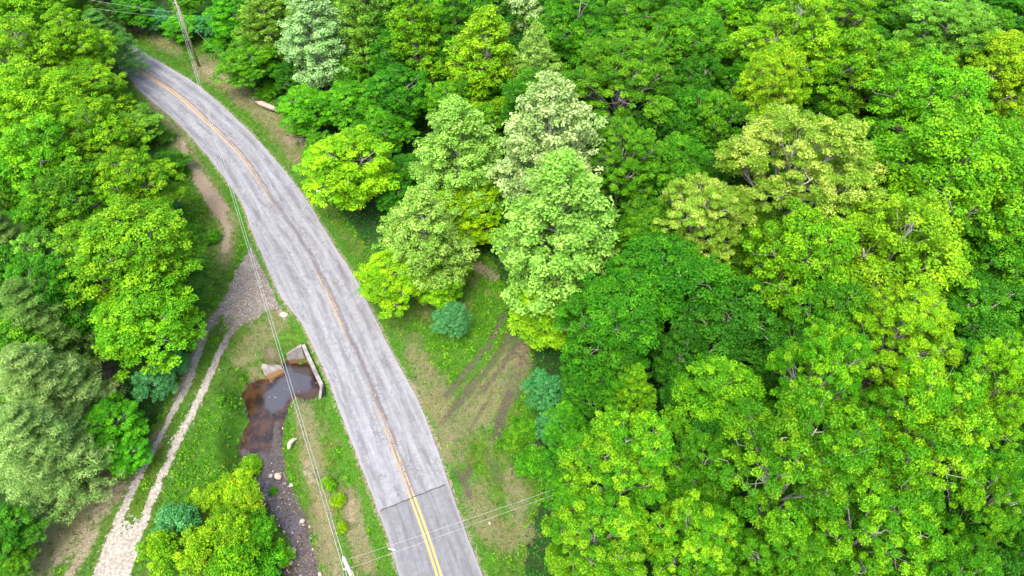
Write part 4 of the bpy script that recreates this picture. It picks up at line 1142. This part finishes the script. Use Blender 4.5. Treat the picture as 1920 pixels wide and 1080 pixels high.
# shaded understory of the wood, mostly hidden beneath the crowns
occ = [bpy_o for bpy_o in COL.objects if bpy_o.get('category') in ('tree', 'pine tree')]
occp = np.array([(o.location.x, o.location.y) for o in occ])
cnt = 0; taken = []
ur = np.random.default_rng(17)
for _ in range(9000):
    if cnt >= 270: break
    q = np.array([ur.uniform(-115, 125), ur.uniform(2, 160)])
    px, py = [float(a) for a in proj(q[0], q[1], 0.)]
    cxy = [float(a) for a in proj(q[0], q[1], 6.)]
    if cxy[0] < -110 or cxy[0] > 2030 or cxy[1] > 1200 or cxy[1] < -150: continue
    if py > 1080 and px < 1000: continue
    far = signed(np.array([px]), np.array([py]), OPEN)[0]
    if far < 26 or (px < 420 and py > 40 and far < 150): continue
    if np.min(np.hypot(occp[:, 0] - q[0], occp[:, 1] - q[1])) < 1.8: continue
    if taken and np.min(np.hypot(*(np.array(taken) - q).T)) < 4.6: continue
    taken.append(q); cnt += 1
    big = far > 170 or py < -20
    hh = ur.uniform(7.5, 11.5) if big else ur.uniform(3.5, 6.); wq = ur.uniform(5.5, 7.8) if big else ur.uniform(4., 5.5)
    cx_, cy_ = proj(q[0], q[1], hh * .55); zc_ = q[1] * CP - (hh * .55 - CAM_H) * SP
    pc = str(ur.choice(['deep', 'dark', 'green', 'deep']))  # mostly dark leaf palettes, shade of the crown gaps put into the colour
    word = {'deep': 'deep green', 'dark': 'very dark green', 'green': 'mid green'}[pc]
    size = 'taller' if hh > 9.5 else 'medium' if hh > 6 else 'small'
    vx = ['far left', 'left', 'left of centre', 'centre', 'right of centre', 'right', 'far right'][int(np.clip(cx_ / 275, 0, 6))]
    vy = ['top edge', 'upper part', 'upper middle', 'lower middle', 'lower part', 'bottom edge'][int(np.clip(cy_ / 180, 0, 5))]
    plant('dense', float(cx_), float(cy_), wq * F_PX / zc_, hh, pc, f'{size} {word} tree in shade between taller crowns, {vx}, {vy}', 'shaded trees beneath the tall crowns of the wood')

# ------------------------------------------------------------------ grass and weeds
M_GRASS = Mat('grass blades'); ga = M_GRASS.attr('tint').outputs['Color']; M_GRASS.color(ga)
trn = M_GRASS.N.new('ShaderNodeBsdfTranslucent'); M_GRASS.L.new(ga, trn.inputs[0]); mxs = M_GRASS.N.new('ShaderNodeMixShader'); mxs.inputs[0].default_value = .35
M_GRASS.L.new(M_GRASS.b.outputs[0], mxs.inputs[1]); M_GRASS.L.new(trn.outputs[0], mxs.inputs[2]); M_GRASS.L.new(mxs.outputs[0], M_GRASS.out.inputs[0])

gr = np.random.default_rng(23)
N0 = 520000
QX = gr.uniform(-70, 22, N0); QY = gr.uniform(12, 118, N0)
z0 = gsample(QX, QY, GZ); qpx, qpy = proj(QX, QY, z0)
ok = (qpx > -60) & (qpx < 1120) & (qpy > 20) & (qpy < 1180)
QX, QY, z0, qpx, qpy = [a[ok] for a in (QX, QY, z0, qpx, qpy)]
mk = {k: gsample(QX, QY, v) for k, v in MK.items()}
nzz = fbm(QX * .8, QY * .8, 91); nzf = fbm(QX * 2.6, QY * 2.6, 93)
rdist = signed(QX, QY, road_poly)
# track faces block grass
ti = np.clip(((QX - tx[0]) / .15).astype(int), 0, sh[1] - 1); tj = np.clip(((QY - ty[0]) / .15).astype(int), 0, sh[0] - 1)
on_tr = (QX > tx[0]) & (QX < tx[-1]) & (QY > ty[0]) & (QY < ty[-1]) & (track_f[tj, ti] > .36)
dens = .85 * sstep(.3, .8, mk['open'] + .3 * nzz) + .10
dens *= 1 - .72 * np.clip(mk['dry'] * 1.1 + nzf * .6, 0, 1) - .0
dens *= 1 - .95 * sstep(.3, .7, mk['dirt'] + .4 * nzf)
dens *= 1 - .9 * sstep(.35, .7, mk['mud'] + .3 * nzf)
ok = (gr.random(len(QX)) < dens) & (rdist > .02 + .22 * nzf) & ~on_tr & (z0 > WZ + .12)
hwd, _ = seg_dist(QX, QY, [WA, HW_A, HW_B, WB]); ok &= hwd > .22
QX, QY, z0 = QX[ok], QY[ok], z0[ok]; nzz, nzf = nzz[ok], nzf[ok]; mk = {k: v[ok] for k, v in mk.items()}; rdist = rdist[ok]
n = len(QX)
tall = .07 + .11 * gr.random(n) + (.14 * np.clip(nzz + .2, 0, 1) + .42 * np.clip(nzf - .12, 0, .6)) * sstep(.6, 2.5, rdist)
def blades(name, sel, label, wid, per=3):
    X, Y, Z, T = QX[sel], QY[sel], z0[sel], tall[sel]; m = len(X)
    i = np.repeat(np.arange(m), per); k = len(i)
    a = gr.random(k) * 6.283; bx_, by_ = np.cos(a), np.sin(a)
    cx = X[i] + gr.normal(0, .05, k); cy = Y[i] + gr.normal(0, .05, k); w = wid * (.6 + .8 * gr.random(k)); h = T[i] * (.6 + .7 * gr.random(k))
    lean = h * gr.uniform(.4, 1.3, k)
    V = np.stack([np.stack([cx - by_ * w, cy + bx_ * w, Z[i] - .02], 1), np.stack([cx + by_ * w, cy - bx_ * w, Z[i] - .02], 1), np.stack([cx + bx_ * lean, cy + by_ * lean, Z[i] + h], 1)], 1).reshape(-1, 3)
    lush = np.clip(mk['lush'][sel], 0, 1); dry = np.clip(mk['dry'][sel] + .35 * nzf[sel] + .12, 0, 1)
    r_ = gr.random(m)
    base = np.stack([.05 + .05 * r_, .13 + .08 * r_, .006 + .006 * r_], 1)
    lu = np.stack([.038 + .035 * r_, .14 + .08 * r_, .004 + .004 * r_], 1)
    st = np.stack([.18 + .07 * r_, .165 + .06 * r_, .075 + .035 * r_], 1)
    c = base * (1 - lush[:, None]) + lu * lush[:, None]
    p = (gr.random(m) < dry * .85)[:, None]
    c = np.where(p, st, c) * (1 + .38 * nzz[sel] + .30 * nzf[sel])[:, None] * np.stack([1 + .9 * np.clip(fbm(X * .45, Y * .45, 97), -.4, .6), np.ones(m), np.ones(m)], 1)
    c = np.c_[c, np.ones(m)]
    link(name, mesh_np(name, V, np.arange(3 * k).reshape(k, 3), 3, M_GRASS.m, [('tint', 'FLOAT_COLOR', 'FACE', c[i])]), kind='stuff', label=label)
blades('grass', np.arange(n), 'short spring grass on the verges and clearing', .022)
print('tufts', n)

# broad-leaved weeds in the rank places
wmask = (mk['lush'] > .25) & (nzz > -.05) & (rdist > 1.1) | ((mk['open'] > .15) & (mk['open'] < .95)) | ((mk['open'] > .9) & (nzz > .35) & (mk['dry'] < .4) & (rdist > 2))
wi = np.where(wmask & (gr.random(n) < .30) & (mk['dirt'] < .4))[0]
wi = wi[:12000]
C = np.c_[QX[wi], QY[wi], z0[wi] + .06 + .22 * np.clip(nzz[wi] + .3, 0, 1) * gr.random(len(wi))]
CR = gr.uniform(.12, .30, len(wi))
wm = leaves_mesh('weeds', C, CR, 9, .15, .10, gr, M_LEAF, .6, up=1.1)
wo = link('weeds', wm, kind='stuff', label='rank leafy weeds between the grass and the wood'); wo.color = (.04, .17, .005, 1); wo['tip'] = [.12, .28, .008]
# forest floor ferns and saplings
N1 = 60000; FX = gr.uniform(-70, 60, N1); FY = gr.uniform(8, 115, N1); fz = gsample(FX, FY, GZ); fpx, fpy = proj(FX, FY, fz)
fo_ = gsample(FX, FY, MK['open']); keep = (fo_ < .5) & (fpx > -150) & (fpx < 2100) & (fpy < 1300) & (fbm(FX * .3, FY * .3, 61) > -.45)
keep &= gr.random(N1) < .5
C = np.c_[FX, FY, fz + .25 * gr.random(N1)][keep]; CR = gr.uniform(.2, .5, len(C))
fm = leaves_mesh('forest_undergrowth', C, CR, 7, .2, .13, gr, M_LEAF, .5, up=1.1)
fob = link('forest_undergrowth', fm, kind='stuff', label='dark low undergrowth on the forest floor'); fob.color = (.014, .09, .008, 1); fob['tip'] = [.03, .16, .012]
print('tris', sum(len(m.polygons) for m in bpy.data.meshes if m.users))
